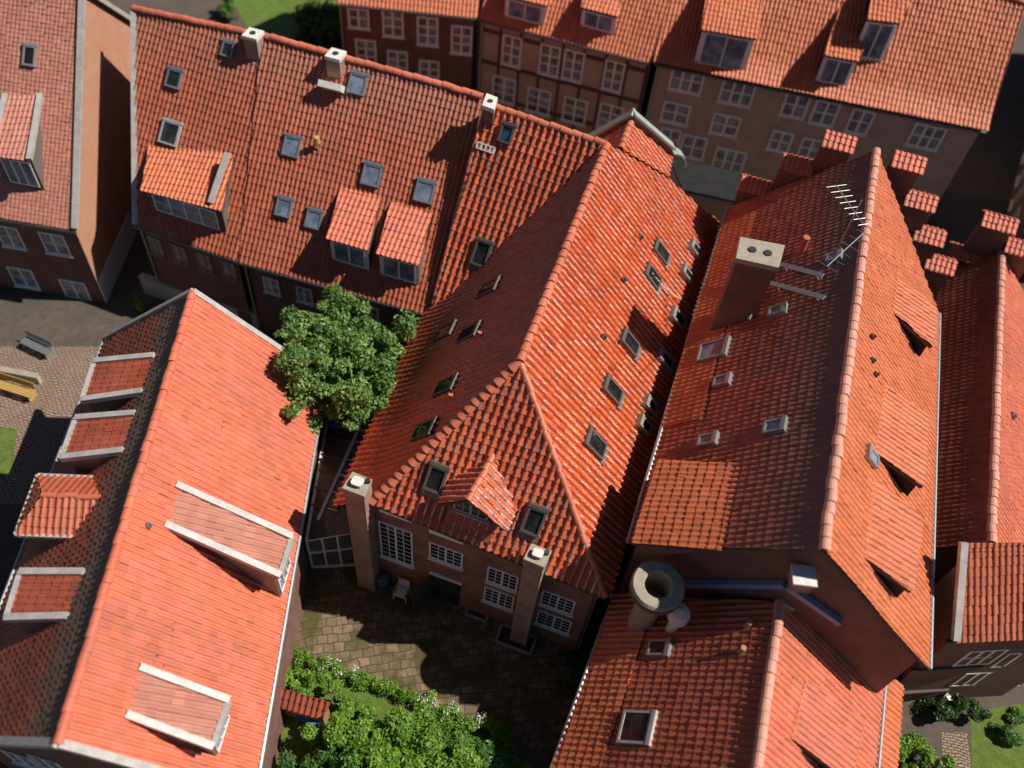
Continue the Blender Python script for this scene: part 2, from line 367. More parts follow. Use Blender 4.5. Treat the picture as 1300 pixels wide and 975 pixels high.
# ------------------------------------------------------------------ roofs
COLW, COURSE, AMP, LAP = .225, .33, .056, .03
def tiles(name, poly, parent, mat, along=None, colw=COLW, course=COURSE, amp=AMP, lap=LAP, kick=None, nu=6, slab=.14, edge='wood', lift=.0, jit=1.0, off=0.0, roll=.62):
    """clipped sheet of single overlapping tiles on a planar convex polygon, plus the boarding below it"""
    poly = [Vector(p) for p in poly]
    n = Vector((0, 0, 0))
    for i in range(1, len(poly)-1): n += (poly[i]-poly[0]).cross(poly[i+1]-poly[0])
    n.normalize()
    if n.z < 0: n = -n; poly = poly[::-1]
    u, v, n = basis((poly[0], n), along)
    lo = min(poly, key=lambda p: p.dot(v)); O = lo.copy()
    q2 = np.array([[(p-O).dot(u), (p-O).dot(v)] for p in poly])
    ar = sum(q2[i][0]*q2[(i+1) % len(q2)][1]-q2[(i+1) % len(q2)][0]*q2[i][1] for i in range(len(q2)))
    if ar < 0: q2 = q2[::-1]
    i0, i1 = math.floor(q2[:, 0].min()/colw)-1, math.ceil(q2[:, 0].max()/colw)+1
    j0, j1 = -1, math.ceil(q2[:, 1].max()/course)+1
    ii, jj = np.meshgrid(np.arange(i0, i1), np.arange(j0, j1)); ii = ii.ravel(); jj = jj.ravel()
    cu = np.stack([ii, ii+1, ii+1, ii], 1)*colw; cv = np.stack([jj-.05, jj-.05, jj+1.1, jj+1.1], 1)*course
    keep = np.ones(len(ii), bool); inside = np.ones(len(ii), bool)
    for k in range(len(q2)):
        a, b = q2[k], q2[(k+1) % len(q2)]
        d = (b[0]-a[0])*(cv-a[1])-(b[1]-a[1])*(cu-a[0])
        keep &= (d > 1e-6).any(1); inside &= (d > 0).all(1)
    ii, jj, inside = ii[keep], jj[keep], inside[keep]
    if amp < .03: roll = None
    if roll:
        xs = np.array([0, .05, .14, .28, .42, .53, .60, .80, 1.0]); nu = 8
        pr = np.where(xs < roll, np.sin(np.pi*np.clip(xs/roll, 0, 1))**.8, 0)*amp
    else: xs = np.linspace(0, 1, nu+1); pr = np.sin(np.pi*np.clip(xs*1.0, 0, 1))**1.7*amp
    rows = [(0.0, -.03), (0.0, lap), (0.0, lap), (1.07, 0.0)]       # lip strip, then body strip
    T = len(ii); nv = 4*(nu+1)
    rr = lambda s: RNG.normal(0, s*jit, T)
    dh, dv, du, tl = rr(.005), rr(.008), rr(.004), rr(.02)
    ph = RNG.random(4)*6.28
    dv = dv+.014*np.sin(ii*.55+jj*.21+ph[0])+.01*np.sin(ii*.17+ph[1])
    V3 = np.zeros((T, 4, nu+1, 3)); UV = np.zeros((T, 4, nu+1, 2))
    for r, (rv, rh) in enumerate(rows):
        vv = (jj+rv)*course+dv; 
        for c in range(nu+1):
            uu = (ii+xs[c])*colw+du
            h = rh+pr[c]+dh+tl*(xs[c]-.5)*colw if r != 0 else pr[c]+rh+dh
            if kick:
                kk = np.clip(1-vv/kick[1], 0, 1.2)**2*kick[0]; h = h+kk
            h = h+.03+off+.022*np.sin(uu*.75+ph[2])*np.sin(vv*.95+ph[3])*jit
            V3[:, r, c, 0] = uu; V3[:, r, c, 1] = vv; V3[:, r, c, 2] = h
            UV[:, r, c, 0] = ii+.02+.96*xs[c]; UV[:, r, c, 1] = jj+.02+.9*min(rv, 1)
    fq = []
    for r in (0, 2):
        for c in range(nu): fq.append((r*(nu+1)+c, r*(nu+1)+c+1, (r+1)*(nu+1)+c+1, (r+1)*(nu+1)+c))
    fq = np.array(fq)
    base = wloc(parent) if parent else Vector((0, 0, 0))
    Mx = np.array([list(u), list(v), list(n)])
    def mk(sel):
        k = int(sel.sum())
        vv = V3[sel].reshape(-1, 3) @ Mx + np.array(O-base)
        ff = (fq[None]+(np.arange(k)*nv)[:, None, None]).reshape(-1, 4)
        uvv = UV[sel].reshape(-1, 2)[ff.ravel()]
        me = bpy.data.meshes.new(name)
        me.vertices.add(len(vv)); me.vertices.foreach_set('co', vv.ravel())
        me.loops.add(ff.size); me.loops.foreach_set('vertex_index', ff.ravel())
        me.polygons.add(len(ff)); me.polygons.foreach_set('loop_start', np.arange(len(ff))*4)
        l = me.uv_layers.new(name='UVMap'); l.data.foreach_set('uv', uvv.ravel())
        me.polygons.foreach_set('use_smooth', [True]*len(ff))
        me.update(calc_edges=True); return me
    bm = bmesh.new()
    if (~inside).any():
        mb_ = mk(~inside); bm.from_mesh(mb_); bpy.data.meshes.remove(mb_)
        for k in range(len(q2)):
            a, b = q2[k], q2[(k+1) % len(q2)]
            pa = O-base+u*a[0]+v*a[1]; ed = u*(b[0]-a[0])+v*(b[1]-a[1]); on_ = ed.cross(n).normalized()
            if (q2.mean(0)-a).dot(np.array([on_.dot(u), on_.dot(v)])) > 0: on_ = -on_
            bmesh.ops.bisect_plane(bm, geom=bm.verts[:]+bm.edges[:]+bm.faces[:], plane_co=pa+on_*.012*(1 if abs(ed.normalized().dot(u)) < .9 else 3), plane_no=on_, clear_outer=True)
    if inside.any():
        mi = mk(inside); bm.from_mesh(mi); bpy.data.meshes.remove(mi)
    # boarding
    uvl = bm.loops.layers.uv.verify()
    P3 = [O-base+u*a[0]+v*a[1]+n*(.012+off) for a in q2]
    top = [bm.verts.new(p) for p in P3]; bot = [bm.verts.new(p-n*slab) for p in P3]
    fs = [bm.faces.new(top), bm.faces.new(bot[::-1])]
    for k in range(len(top)): fs.append(bm.faces.new([top[(k+1) % len(top)], top[k], bot[k], bot[(k+1) % len(top)]]))
    for f in fs: f.material_index = 1
    me = bpy.data.meshes.new(name); bm.to_mesh(me); bm.free()
    me.materials.append(M[mat]); me.materials.append(M[edge])
    o = bpy.data.objects.new(name, me); COL.objects.link(o)
    if parent: o.parent = parent
    return o
def caps(name, pts, parent, mat='t_cap', r=.15, ln=.40, n=7, sink=.05, flare=1.05, up=Z):
    """overlapping half-round ridge tiles along a polyline; first point is the low end"""
    mb = MB(); ci = 0
    for a, b in zip(pts, pts[1:]):
        a, b = Vector(a), Vector(b); d = b-a; k = max(1, round(d.length/ln)); t = d.normalized()
        sd = t.cross(up).normalized(); u2 = sd.cross(t)
        for i in range(k):
            p = lerp(a, b, i/k)-t*.03; q = lerp(a, b, (i+1)/k)+t*.03
            ra, rb = r*flare, r
            jr = random.gauss(0, .012); ju = random.gauss(0, .008)
            A = [p+sd*(math.cos(math.pi*j/n)*ra+jr)+u2*(math.sin(math.pi*j/n)*ra-sink+.03+ju) for j in range(n+1)]
            B = [q+sd*(math.cos(math.pi*j/n)*rb+jr)+u2*(math.sin(math.pi*j/n)*rb-sink+ju) for j in range(n+1)]
            for j in range(n):
                mb.face([A[j+1], A[j], B[j], B[j+1]], 0, [(ci+.2, .3), (ci+.8, .3), (ci+.8, .7), (ci+.2, .7)])
            A2 = [x+(p-x)*.22 for x in A]
            for j in range(n): mb.face([A[j], A[j+1], A2[j+1], A2[j]], 0, [(ci+.2, .3)]*4)
            ci += 1
    return mb.build(name, M[mat], parent, smooth=False)
def walls(name, ring, parent, mat, zb=0.0):
    mb = MB(); k = len(ring)
    ar = sum(ring[i].x*ring[(i+1) % k].y-ring[(i+1) % k].x*ring[i].y for i in range(k))
    if ar < 0: ring = ring[::-1]
    for i in range(k):
        a, b = ring[i], ring[(i+1) % k]
        mb.face([Vector((a.x, a.y, zb)), Vector((b.x, b.y, zb)), b, a])
    return mb.build(name, M[mat], parent)
def inset(ring, d):
    """move footprint points inwards by d (horizontal)"""
    k = len(ring); c = sum((Vector((p.x, p.y, 0)) for p in ring), Vector((0, 0, 0)))/k
    ar = sum(ring[i].x*ring[(i+1) % k].y-ring[(i+1) % k].x*ring[i].y for i in range(k)); sg = 1 if ar > 0 else -1
    out = []
    for i in range(k):
        p, a, b = ring[i], ring[i-1], ring[(i+1) % k]
        e1 = Vector((p.x-a.x, p.y-a.y, 0)).normalized(); e2 = Vector((b.x-p.x, b.y-p.y, 0)).normalized()
        n1 = Vector((-e1.y, e1.x, 0))*sg; n2 = Vector((-e2.y, e2.x, 0))*sg
        bi = n1+n2; bi = bi/max(.35, bi.dot(n1)) if bi.length > .2 else n1
        out.append(p+bi*d)
    return out
def skylight(parent, pl, px, py, w, h, frame='skyframe', pane='glass', along=None, turn=0.0, apron=True, proud=.12, sc=1.0):
    w *= sc; h *= sc
    c = on(px, py, pl); u, v, n = basis(pl, along)
    if turn: R = Matrix.Rotation(math.radians(turn), 3, n); u = R @ u; v = R @ v
    mb = MB(); f = .085
    for s in (-1, 1):
        mb.box(c+u*s*(w/2-f/2)+n*proud*.9, u*f/2, v*(h/2), n*proud*.9)
        mb.box(c+v*s*(h/2-f/2)+n*(proud*.9+.003), u*(w/2-f), v*f/2, n*proud*.9)
    mb.box(c+v*(h/2+.05)+n*(proud*1.0), u*(w/2+.03), v*.07, n*proud*.95)           # hood
    if apron: mb.box(c-v*(h/2+.13)+n*(.105), u*(w/2+.05), v*.14, n*.035, 1)        # lead apron
    o = mb.build('skylight', [M[frame], M['lead']], parent)
    p = MB(); p.box(c+n*(proud*1.25+.012), u*(w/2-f), v*(h/2-f), n*.02); p.build('pane', M[pane], o)
    return o
def window(parent, c, r, w, h, cas=2, nx=2, ny=4, frame='white', pane='glass', depth=.05, sill=True, nrm=None, name='window', fw=.07):
    """frame with glazing bars plus its pane; c centre on the wall, r horizontal direction along the wall, nrm outward"""
    n = nrm; mb = MB(); f = fw; bw_ = max(.016, (fw-.07)*.7+.016)
    up = Z
    for s in (-1, 1):
        mb.box(c+r*s*(w/2-f/2)+n*depth/2, r*f/2, up*h/2, n*depth/2)
        mb.box(c+up*s*(h/2-f/2)+n*(depth/2), r*(w/2-f), up*f/2, n*depth/2)
    cw = (w-2*f)/cas
    for k in range(1, cas): mb.box(c+r*(-w/2+f+cw*k)+n*depth*.55, r*max(.04, f*.55), up*(h/2-f), n*depth*.54)
    for k in range(cas):
        x0 = -w/2+f+cw*k
        for i in range(1, nx): mb.box(c+r*(x0+cw*i/nx)+n*depth*.4, r*bw_, up*(h/2-f), n*depth*.41)
        for j in range(1, ny): mb.box(c+r*(x0+cw/2)+up*(-h/2+f+(h-2*f)*j/ny)+n*depth*.38, r*(cw/2-.03), up*bw_, n*depth*.36)
    if sill: mb.box(c-up*(h/2+.035)+n*.06, r*(w/2+.06), up*.032, n*.07)
    o = mb.build(name, M[frame], parent)
    p = MB(); p.box(c+n*.012, r*(w/2-f*.8), up*(h/2-f*.8), n*.01); p.build('pane', M[pane], o)
    return o
def shed_dormer(parent, pl, U1, U2, L1, L2, pitch, mat, wall='br_dark', along=None, trim=None, win=(2, 2), pane='glass_dormer', cheek=None, thick=.12, over=.12, wframe='white'):
    """shed dormer: roof from the slope (pixels U1,U2) out to the pixels L1,L2 on a flatter plane"""
    a, b = on(*U1, pl), on(*U2, pl)
    u, v, n = basis(pl); h = -Vector((v.x, v.y, 0)).normalized()
    rp = plane(a, b, (a+b)/2+h-Z*math.tan(math.radians(pitch)))
    c, d = on(*L2, rp), on(*L1, rp)                       # a-b upper, c below b, d below a
    ins = lambda p, q, t: lerp(p, q, t)
    # wall body beneath, pulled in from the roof edge
    ce = (a+b+c+d)/4
    A, B, C, D = [lerp(p, ce, .06) for p in (a, b, c, d)]
    C = lerp(C, B, .05); D = lerp(D, A, .05)
    def drop(p): return Vector((p.x, p.y, pl[0].z-((p.x-pl[0].x)*pl[1].x+(p.y-pl[0].y)*pl[1].y)/pl[1].z-.15))
    mb = MB(); z = Vector((0, 0, -.10))
    Ct, Dt = C+z, D+z; At, Bt = A+z, B+z
    mb.face([Dt, Ct, drop(C), drop(D)], 0)
    mb.face([Ct, Bt, drop(B), drop(C)], 1); mb.face([At, Dt, drop(D), drop(A)], 1)
    o = mb.build('dormer', [M[wall], M[cheek or wall]], parent)
    tiles('roof', [a, b, c, d], o, mat, along=(a-b) if along is None else along, slab=thick, lift=0)
    if trim:
        for p, q in ((a, d), (b, c)): t = MB(); t.beam(p+Z*.09, q+Z*.09, .22, .22); t.build('verge_trim', M['pale_zinc'], o)
        if trim == 2: t = MB(); t.beam(d+Z*.03, c+Z*.03, .16, .24); t.build('eave_trim', M['pale_zinc'], o)
    # front window
    r = (C-D); wd = r.length; r.normalize(); r = Vector((r.x, r.y, 0)).normalized()
    hh = (Ct.z+Dt.z)/2-(drop(C).z+drop(D).z)/2-.15
    if hh > .35:
        nr = h - r*h.dot(r); nr.normalize()
        cc = (Ct+Dt)/2-Z*(hh/2+.0)
        if win: window(o, cc+nr*.01, r, wd*.84, max(.3, hh*.78), win[0], 1, win[1], pane=pane, nrm=nr, sill=False, frame=wframe)
    return o, (a, b, c, d)

# ------------------------------------------------------------------ foliage
def leaf_cloud(clumps, per, size, flat=.35, seed=0):
    """clumps: list of (centre, radii); returns vertex and face arrays of bent leaf faces"""
    rg = np.random.default_rng(seed); vs_, uvs = [], []
    for c, r in clumps:
        k = per if isinstance(per, int) else int(per(r))
        d = rg.normal(size=(k, 3)); d /= np.linalg.norm(d, axis=1)[:, None]
        rad = rg.random(k)**.45
        p = np.array(c)+d*rad[:, None]*np.array(r)
        nrm = d*.7+rg.normal(size=(k, 3))*.6+np.array([0, 0, .45]); nrm /= np.linalg.norm(nrm, axis=1)[:, None]
        a = np.cross(nrm, rg.normal(size=(k, 3))); a /= np.linalg.norm(a, axis=1)[:, None]; b = np.cross(nrm, a)
        s = size*(.6+.8*rg.random(k))[:, None]
        q = np.stack([p-a*s, p+b*s*.5-nrm*s*.1, p+a*s, p-b*s*.5-nrm*s*.1], 1)
        vs_.append(q.reshape(-1, 3)); 
        t = np.clip(rg.normal(.5, .28)+rg.normal(0, .22, k), 0, 1)
        uvs.append(np.repeat(np.stack([t, np.full(k, .5)], 1), 4, 0))
    return np.concatenate(vs_), np.concatenate(uvs)
def leaf_obj(name, clumps, per, size, mat, parent=None, seed=0):
    v, uv = leaf_cloud(clumps, per, size, seed=seed)
    base = np.array(wloc(parent)) if parent else np.zeros(3)
    v = v-base; k = len(v)//4
    me = bpy.data.meshes.new(name); me.vertices.add(len(v)); me.vertices.foreach_set('co', v.ravel())
    me.loops.add(len(v)); me.loops.foreach_set('vertex_index', np.arange(len(v)))
    me.polygons.add(k); me.polygons.foreach_set('loop_start', np.arange(k)*4)
    l = me.uv_layers.new(name='UVMap'); l.data.foreach_set('uv', uv.ravel()); me.update(calc_edges=True)
    me.materials.append(M[mat]); o = bpy.data.objects.new(name, me); COL.objects.link(o)
    if parent: o.parent = parent
    return o
def crown_clumps(c, R, k, cr, seed, low=-.5):
    """clumps gathered on a handful of limbs of unequal reach, so the outline is ragged and gaps stay open"""
    rg = random.Random(seed); out = []; c = Vector(c)
    lobes = []
    nl = max(4, k//7)
    while len(lobes) < nl:
        d = Vector((rg.gauss(0, 1), rg.gauss(0, 1), rg.gauss(0, 1))).normalized()
        if d.z < low or any(d.dot(q) > .82 for q, _ in lobes): 
            if rg.random() > .04: continue
        lobes.append((d, .62+.5*rg.random()))
    while len(out) < k:
        d, f = lobes[rg.randrange(nl)]
        q = d*f*(.45+.55*rg.random())+Vector((rg.gauss(0, .14), rg.gauss(0, .14), rg.gauss(0, .12)))
        s = cr*(.4+.75*rg.random())
        out.append((c+Vector((q.x*R[0], q.y*R[1], q.z*R[2])), (s, s*rg.uniform(.75, 1.2), s*.65)))
    return out
def tree(name, label, base, top, R, k, cr, per, size, mat, seed, cat='tree', trunk_r=.16):
    o = thing(name, label, cat, base)
    c = Vector((top.x, top.y, top.z-R[2]))
    cl = crown_clumps(c, R, k, cr, seed)
    leaf_obj('crown', cl, per, size, mat, o, seed)
    mb = MB(); fork = lerp(Vector(base), c, .6)
    mb.tube(base, fork, trunk_r, trunk_r*.7, 8)
    for q, _ in cl[::max(1, k//10)]:
        mid = lerp(fork, q, .5)+Vector((0, 0, .15)); mb.tube(fork, mid, trunk_r*.5, trunk_r*.3, 6); mb.tube(mid, q, trunk_r*.3, trunk_r*.08, 5)
    mb.build('trunk', M['bark'], o)
    return o
def sheet(name, pts, mat, z, kind='structure'):
    mb = MB(); mb.face([Vector((p.x, p.y, z)) for p in pts]); 
    if (pts[1]-pts[0]).cross(pts[2]-pts[0]).z < 0: mb = MB(); mb.face([Vector((p.x, p.y, z)) for p in pts[::-1]])
    o = mb.build(name, M[mat]); o['kind'] = kind; return o

# ================================================================== GROUND
gm = MB(); gm.face([Vector((x, y, 0)) for x, y in ((-600, -300), (600, -300), (600, 900), (-600, 900))]); g = gm.build('ground', M['ground']); g['kind'] = 'structure'
M['paving'] = paving_mat('mossy_paving', (.27, .175, .105), (.14, .095, .058), (.075, .064, .010), .46, .36, .95, rot=math.radians(-16))
M['pinkpave'] = paving_mat('pink_paving', (.42, .27, .20), (.36, .23, .17), (.2, .13, .1), .25, .12, .3, math.radians(8))
sheet('courtyard_paving', [P(352, 700, 0), P(352, 812, 0), P(500, 880, 0), P(640, 930, 0), P(725, 980, 0), P(790, 800, 0), P(480, 660, 0)], 'paving', .004)
sheet('yard_paving', [P(-60, 440, 0), P(150, 440, 0), P(150, 560, 0), P(60, 640, 0), P(-60, 640, 0)], 'pinkpave', .004)
sheet('roof_terrace', [P(280, 330, 0), P(420, 330, 0), P(420, 470, 0), P(280, 470, 0)], 'asph', .008)
sheet('lawn', [P(270, -40, 0), P(440, -40, 0), P(440, 60, 0), P(330, 60, 0)], 'grass', .004)
sheet('front_lawn', [P(1232, 905, 0), P(1420, 870, 0), P(1420, 1050, 0), P(1235, 1050, 0)], 'grass', .004)
sheet('side_lawn', [P(-60, 535, 0), P(22, 545, 0), P(15, 600, 0), P(-60, 640, 0)], 'grass', .008)
sheet('garden_path', [P(1195, 930, 0), P(1228, 930, 0), P(1240, 1050, 0), P(1200, 1050, 0)], 'pinkpave', .008)
sheet('street', [P(500, 160, 0), P(1300, 330, 0), P(1300, 260, 0), P(500, 110, 0)], 'asph', .004)

# ================================================================== MAIN HOUSE
A, B = P(660, 460, 11.8), P(770, 185, 12.3)
Fp = P(545, 405, 5.2)
LPL = plane(A, B, Fp); RPL = plane(A, B, P(772, 750, 6))
E_, D_, C_ = on(472, 637, LPL), on(768, 757, RPL), on(908, 283, RPL)
G_ = on(430, 648, LPL); HPL = plane(A, E_, D_)
K_ = P(617, 133, 12.3); WPL = plane(K_, B, Fp)
main = thing('town_house', 'large old brick house with orange hipped pantile roof and courtyard, centre of the photo', 'house', Vector((A.x, A.y+4, 0)))
AX = (B-A).normalized()
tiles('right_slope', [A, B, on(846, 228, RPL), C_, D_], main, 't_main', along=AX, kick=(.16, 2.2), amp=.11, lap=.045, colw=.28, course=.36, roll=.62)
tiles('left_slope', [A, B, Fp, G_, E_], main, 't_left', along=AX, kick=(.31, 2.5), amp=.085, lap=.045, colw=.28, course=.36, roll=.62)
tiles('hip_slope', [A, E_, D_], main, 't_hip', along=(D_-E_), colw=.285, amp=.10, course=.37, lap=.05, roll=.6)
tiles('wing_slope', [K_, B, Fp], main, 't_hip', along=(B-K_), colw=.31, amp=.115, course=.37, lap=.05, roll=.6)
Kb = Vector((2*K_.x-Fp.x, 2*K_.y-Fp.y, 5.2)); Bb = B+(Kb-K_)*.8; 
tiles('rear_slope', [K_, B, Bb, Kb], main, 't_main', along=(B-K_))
up = Z*.07
caps('ridge_cap', [A+up, B+up], main, r=.155, ln=.42, flare=1.15)
caps('ridge_cap', [K_+up, B+up], main, r=.15, ln=.48, flare=1.15)
caps('ridge_cap', [D_+up, A+up], main, r=.115, ln=.36, flare=1.2)
caps('ridge_cap', [E_+up*.8, A+up], main, r=.125, ln=.37, flare=1.6)
caps('verge_cap', [Fp+up*.6, K_+up*.6], main, r=.11, ln=.36)
vb = MB(); vv_ = lerp(Fp, B, .02); vb.beam(lerp(Fp, B, .0)+Z*.05, lerp(Fp, B, .97)+Z*.05, .30, .04); vb.build('valley_flashing', M['lead'], main)
ring = [E_-Z*.12, D_-Z*.12, C_-Z*.12, B-Z*.2, Bb-Z*.1, Kb-Z*.1, K_-Z*.2, Fp-Z*.12, G_-Z*.1]
walls('wall', inset(ring, .22), main, 'br_main')
for p, q in ((D_, C_), (Fp, G_)):
    gt = MB()
    o_ = (q-p).cross(Z).normalized(); 
    if o_.dot(p-A) < 0: o_ = -o_
    gt.tube(p+o_*.08-Z*.02, q+o_*.08-Z*.02, .075, .075, 8)
    gt.build('gutter', M['gutter'], main)
# facade
FPL = vplane(E_, D_, .22)
fr, fn = FPL[2], FPL[1]
def fwin(px, py, w_, h_, **kw):
    c = on(px, py, FPL); return window(main, c, fr, w_, h_, nrm=fn, **kw)
fwin(503.5, 690, 1.40, 2.9, cas=2, nx=2, ny=8)
fwin(566.5, 704, 1.38, 1.27, ny=4)
fwin(638, 734, 1.24, 1.25, ny=4)
fwin(633.5, 759, 1.26, 1.28, ny=4)
fwin(708, 764, 1.32, 1.2, ny=4)
fwin(703, 789, 1.40, 1.22, ny=4)
# window heads and the white board just below the eave
lb = MB()
for px, py, w_ in ((503, 652, 1.3), (567, 679, 1.35)): lb.box(on(px, py, FPL)+fn*.04, fr*w_/2, Z*.17, fn*.035)
lb.build('eave_board', M['white'], main)
c = on(566, 742, FPL); dm = MB()
dm.box(Vector((c.x, c.y, 1.1))+fn*.01, fr*.62, Z*1.1, fn*.012); dw = dm.build('doorway', M['black'], main)
dm = MB(); hinge = Vector((c.x, c.y, 0))-fr*.62+fn*.05; dd = (fn*.9-fr*.42).normalized()
dm.box(hinge+dd*.5+Z*1.08, dd*.5, Z*1.05, dd.cross(Z)*.03); dm.build('door', M['wood'], main)
dm = MB(); dm.box(Vector((c.x, c.y, 2.3))+fn*.04, fr*.7, Z*.06, fn*.04); dm.build('door_lintel', M['white'], main)
for px, py in ((608, 774), (655, 812)):
    c = P(px, py, 0); k = MB(); x_, y_ = fr*(.45 if px < 640 else .75), fn*.4
    for a_, b_ in (((-1, -1), (1, -1)), ((1, -1), (1, 1)), ((1, 1), (-1, 1)), ((-1, 1), (-1, -1))): k.beam(c+x_*a_[0]+y_*a_[1]+Z*.06, c+x_*b_[0]+y_*b_[1]+Z*.06, .09, .12)
    k.box(c+Z*.012, x_, y_, Z*.005, 1); k.build('light_well', [M['capstone'], M['black']], main)
dp = MB(); q_ = D_-fr*.35+fn*.02; dp.tube(Vector((q_.x, q_.y, 0)), Vector((q_.x, q_.y, D_.z-.15)), .055, .055, 8); dp.build('downpipe', M['gutter'], main)
ed = MB(); ed.beam(E_-Z*.12+fn*.02, D_-Z*.12+fn*.02, .10, .12); ed.build('eave_gutter', M['gutter'], main)
# chimneys on the courtyard front
def chimney(parent, corners, ztop, mat='br_chim', pot=None, capmat='capstone', name='chimney', zb=0.0, cap_h=.16):
    mb = MB(); c4 = [Vector((p.x, p.y, zb)) for p in corners]
    mb.prism(c4, Z*(ztop-cap_h-zb))
    o = mb.build(name, M[mat], parent)
    ce = sum(c4, Vector((0, 0, 0)))/4; k = MB()
    k.prism([Vector((ce.x, ce.y, ztop-cap_h))+(Vector((p.x, p.y, 0))-Vector((ce.x, ce.y, 0)))*1.09 for p in c4], Z*cap_h)
    k.build('chimney_cap', M[capmat], o)
    return o, Vector((ce.x, ce.y, ztop)), (c4[1]-c4[0]), (c4[3]-c4[0])
def rounded_pad(mb, c, x, y, z0, z1, m=0):
    ring_ = []
    for i in range(16):
        t_ = 2*math.pi*i/16; cx = math.copysign(abs(math.cos(t_))**.5, math.cos(t_)); cy = math.copysign(abs(math.sin(t_))**.5, math.sin(t_))
        ring_.append(c+x*cx+y*cy)
    mb.prism([p+Z*z0 for p in ring_], Z*(z1-z0), m)
for cs, zt in ((((436, 619), (462, 629), (471, 609), (448, 600)), 8.1), (((666, 709), (690, 719), (699, 700), (675, 691)), 7.5)):
    o, ct, ex, ey = chimney(main, [P(x, y, zt) for x, y in cs], zt)
    k = MB(); rounded_pad(k, ct, ex*.27, ey*.27, .12, .19); 
    for sx in (-1, 1):
        for sy in (-1, 1): k.box(ct+ex*.18*sx+ey*.18*sy+Z*.06, ex*.04, ey*.04, Z*.06)
    k.build('chimney_plate', M['capwhite'], o)
    k = MB(); k.tube(ct+ex*.36+ey*.3, ct+ex*.36+ey*.3+Z*.16, .09, .09, 10); k.build('flue_pipe', M['black'], o)
# small chimney on the far ridge end
cs = [P(x, y, 12.75) for x, y in ((613, 133), (627, 138), (631, 124), (618, 119))]
o, ct, ex, ey = chimney(main, cs, 12.75, mat='br_dark', capmat='capwhite', zb=11.9, cap_h=.2)
k = MB(); k.tube(ct, ct+Z*.03, .12, .12, 12); k.build('flue_pipe', M['black'], o)
# skylights
for px, py, w_, h_ in ((836, 322, .80, 1.15), (825, 353, .80, 1.15), (796, 437, .80, 1.2), (774, 497, .82, 1.2), (752, 565, .86, 1.25)):
    skylight(main, RPL, px, py, w_, h_, 'skyframe', 'glass', AX, proud=.135, sc=.84)
for px, py, w_, h_ in ((877, 319, .6, .9), (866, 350, .55, .8), (855, 407, .75, 1.1), (839, 459, .7, 1.1), (820, 517, .6, .85), (812, 542, .6, .85)):
    skylight(main, RPL, px, py, w_, h_, 'greyframe', 'glass', AX, apron=False, proud=.2, sc=.8)
skylight(main, WPL, 613, 322, .9, 1.35, 'skyframe', 'glass', B-K_, proud=.17, sc=.8)
skylight(main, WPL, 645, 171, .75, .95, 'skyframe', 'glass_green', B-K_, apron=False, proud=.17, sc=.8)
for px, py in ((567, 424), (597, 426), (622, 369), (568, 493), (541, 549)): skylight(main, LPL, px, py, .75, 1.1, 'skyframe', 'glass', AX, apron=False)
skylight(main, HPL, 555, 606, .95, 1.35, 'skyframe', 'glass', D_-E_, proud=.165, sc=.72)
skylight(main, HPL, 679, 659, .95, 1.4, 'skyframe', 'glass', D_-E_, proud=.165, sc=.72)
def vent(parent, pl, px, py, mat='lead', s=.13):
    c = on(px, py, pl); u, v, n = basis(pl); mb = MB()
    mb.prism([c-u*s+n*.07, c+u*s+n*.07, c+u*s*.7+v*s*1.6+n*.07, c-u*s*.7+v*s*1.6+n*.07], n*.12); mb.tube(c+v*s+n*.1, c+v*s*.4+n*.26, s*.6, s*.6, 8)
    return mb.build('roof_vent', M[mat], parent)
for px, py in ((811, 304), (790, 358), (764, 431)): vent(main, RPL, px, py, 'wood')
for px, py in ((575, 506), (612, 427)): vent(main, LPL, px, py, 't_cap', .1)
c = on(618, 188, WPL); u, v, n = basis(WPL, B-K_); mb = MB()
for s in (-1, 1): mb.box(c+v*s*.12+n*.16, u*.42, v*.03, n*.03)
for i in range(5): mb.box(c+u*(i-2)*.2+n*.16, u*.035, v*.09, n*.028)
mb.build('roof_step', M['capwhite'], main)
# gabled dormer on the hip
a0 = on(627, 579, HPL); u, v, n = basis(HPL, D_-E_); hd = -Vector((v.x, v.y, 0)).normalized(); ud = Vector((u.x, u.y, 0)).normalized()
if ud.x < 0: ud = -ud
rz = a0.z; a1 = P(603, 640, rz)
a1 = a0+hd*(a1-a0).dot(hd)
dpl = lambda s: plane(a0, a1, a0+ud*s-Z*.92)
l1, l2 = on(559, 641, dpl(-1)), on(578, 604, dpl(-1)); r1, r2 = on(642, 674, dpl(1)), on(657, 638, dpl(1))
mb = MB(); fc = lambda s, t, zz: a1-hd*.45+ud*s+Z*zz
hw = min((l1-a1).dot(-ud), (r1-a1).dot(ud))-.2; dz = hw*.92
for s in (-1, 1):
    p0 = a1-hd*.4+ud*s*hw-Z*(dz+.12); q0 = p0-hd*2.4
    mb.face([p0, q0, q0-Z*1.5, p0-Z*1.5], 0)
mb.face([a1-hd*.4-Z*.2, a1-hd*.4-ud*hw-Z*(dz+.14), a1-hd*.4-ud*hw-Z*(dz+1.5), a1-hd*.4+ud*hw-Z*(dz+1.5), a1-hd*.4+ud*hw-Z*(dz+.14)], 0)
dorm = mb.build('dormer', M['wood'], main)
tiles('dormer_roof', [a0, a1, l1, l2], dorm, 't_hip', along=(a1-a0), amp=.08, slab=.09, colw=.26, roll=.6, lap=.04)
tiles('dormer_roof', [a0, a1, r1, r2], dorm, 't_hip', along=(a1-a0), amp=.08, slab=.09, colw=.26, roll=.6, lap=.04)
caps('ridge_cap', [a1+Z*.06, a0+Z*.06], dorm, r=.12, ln=.34)
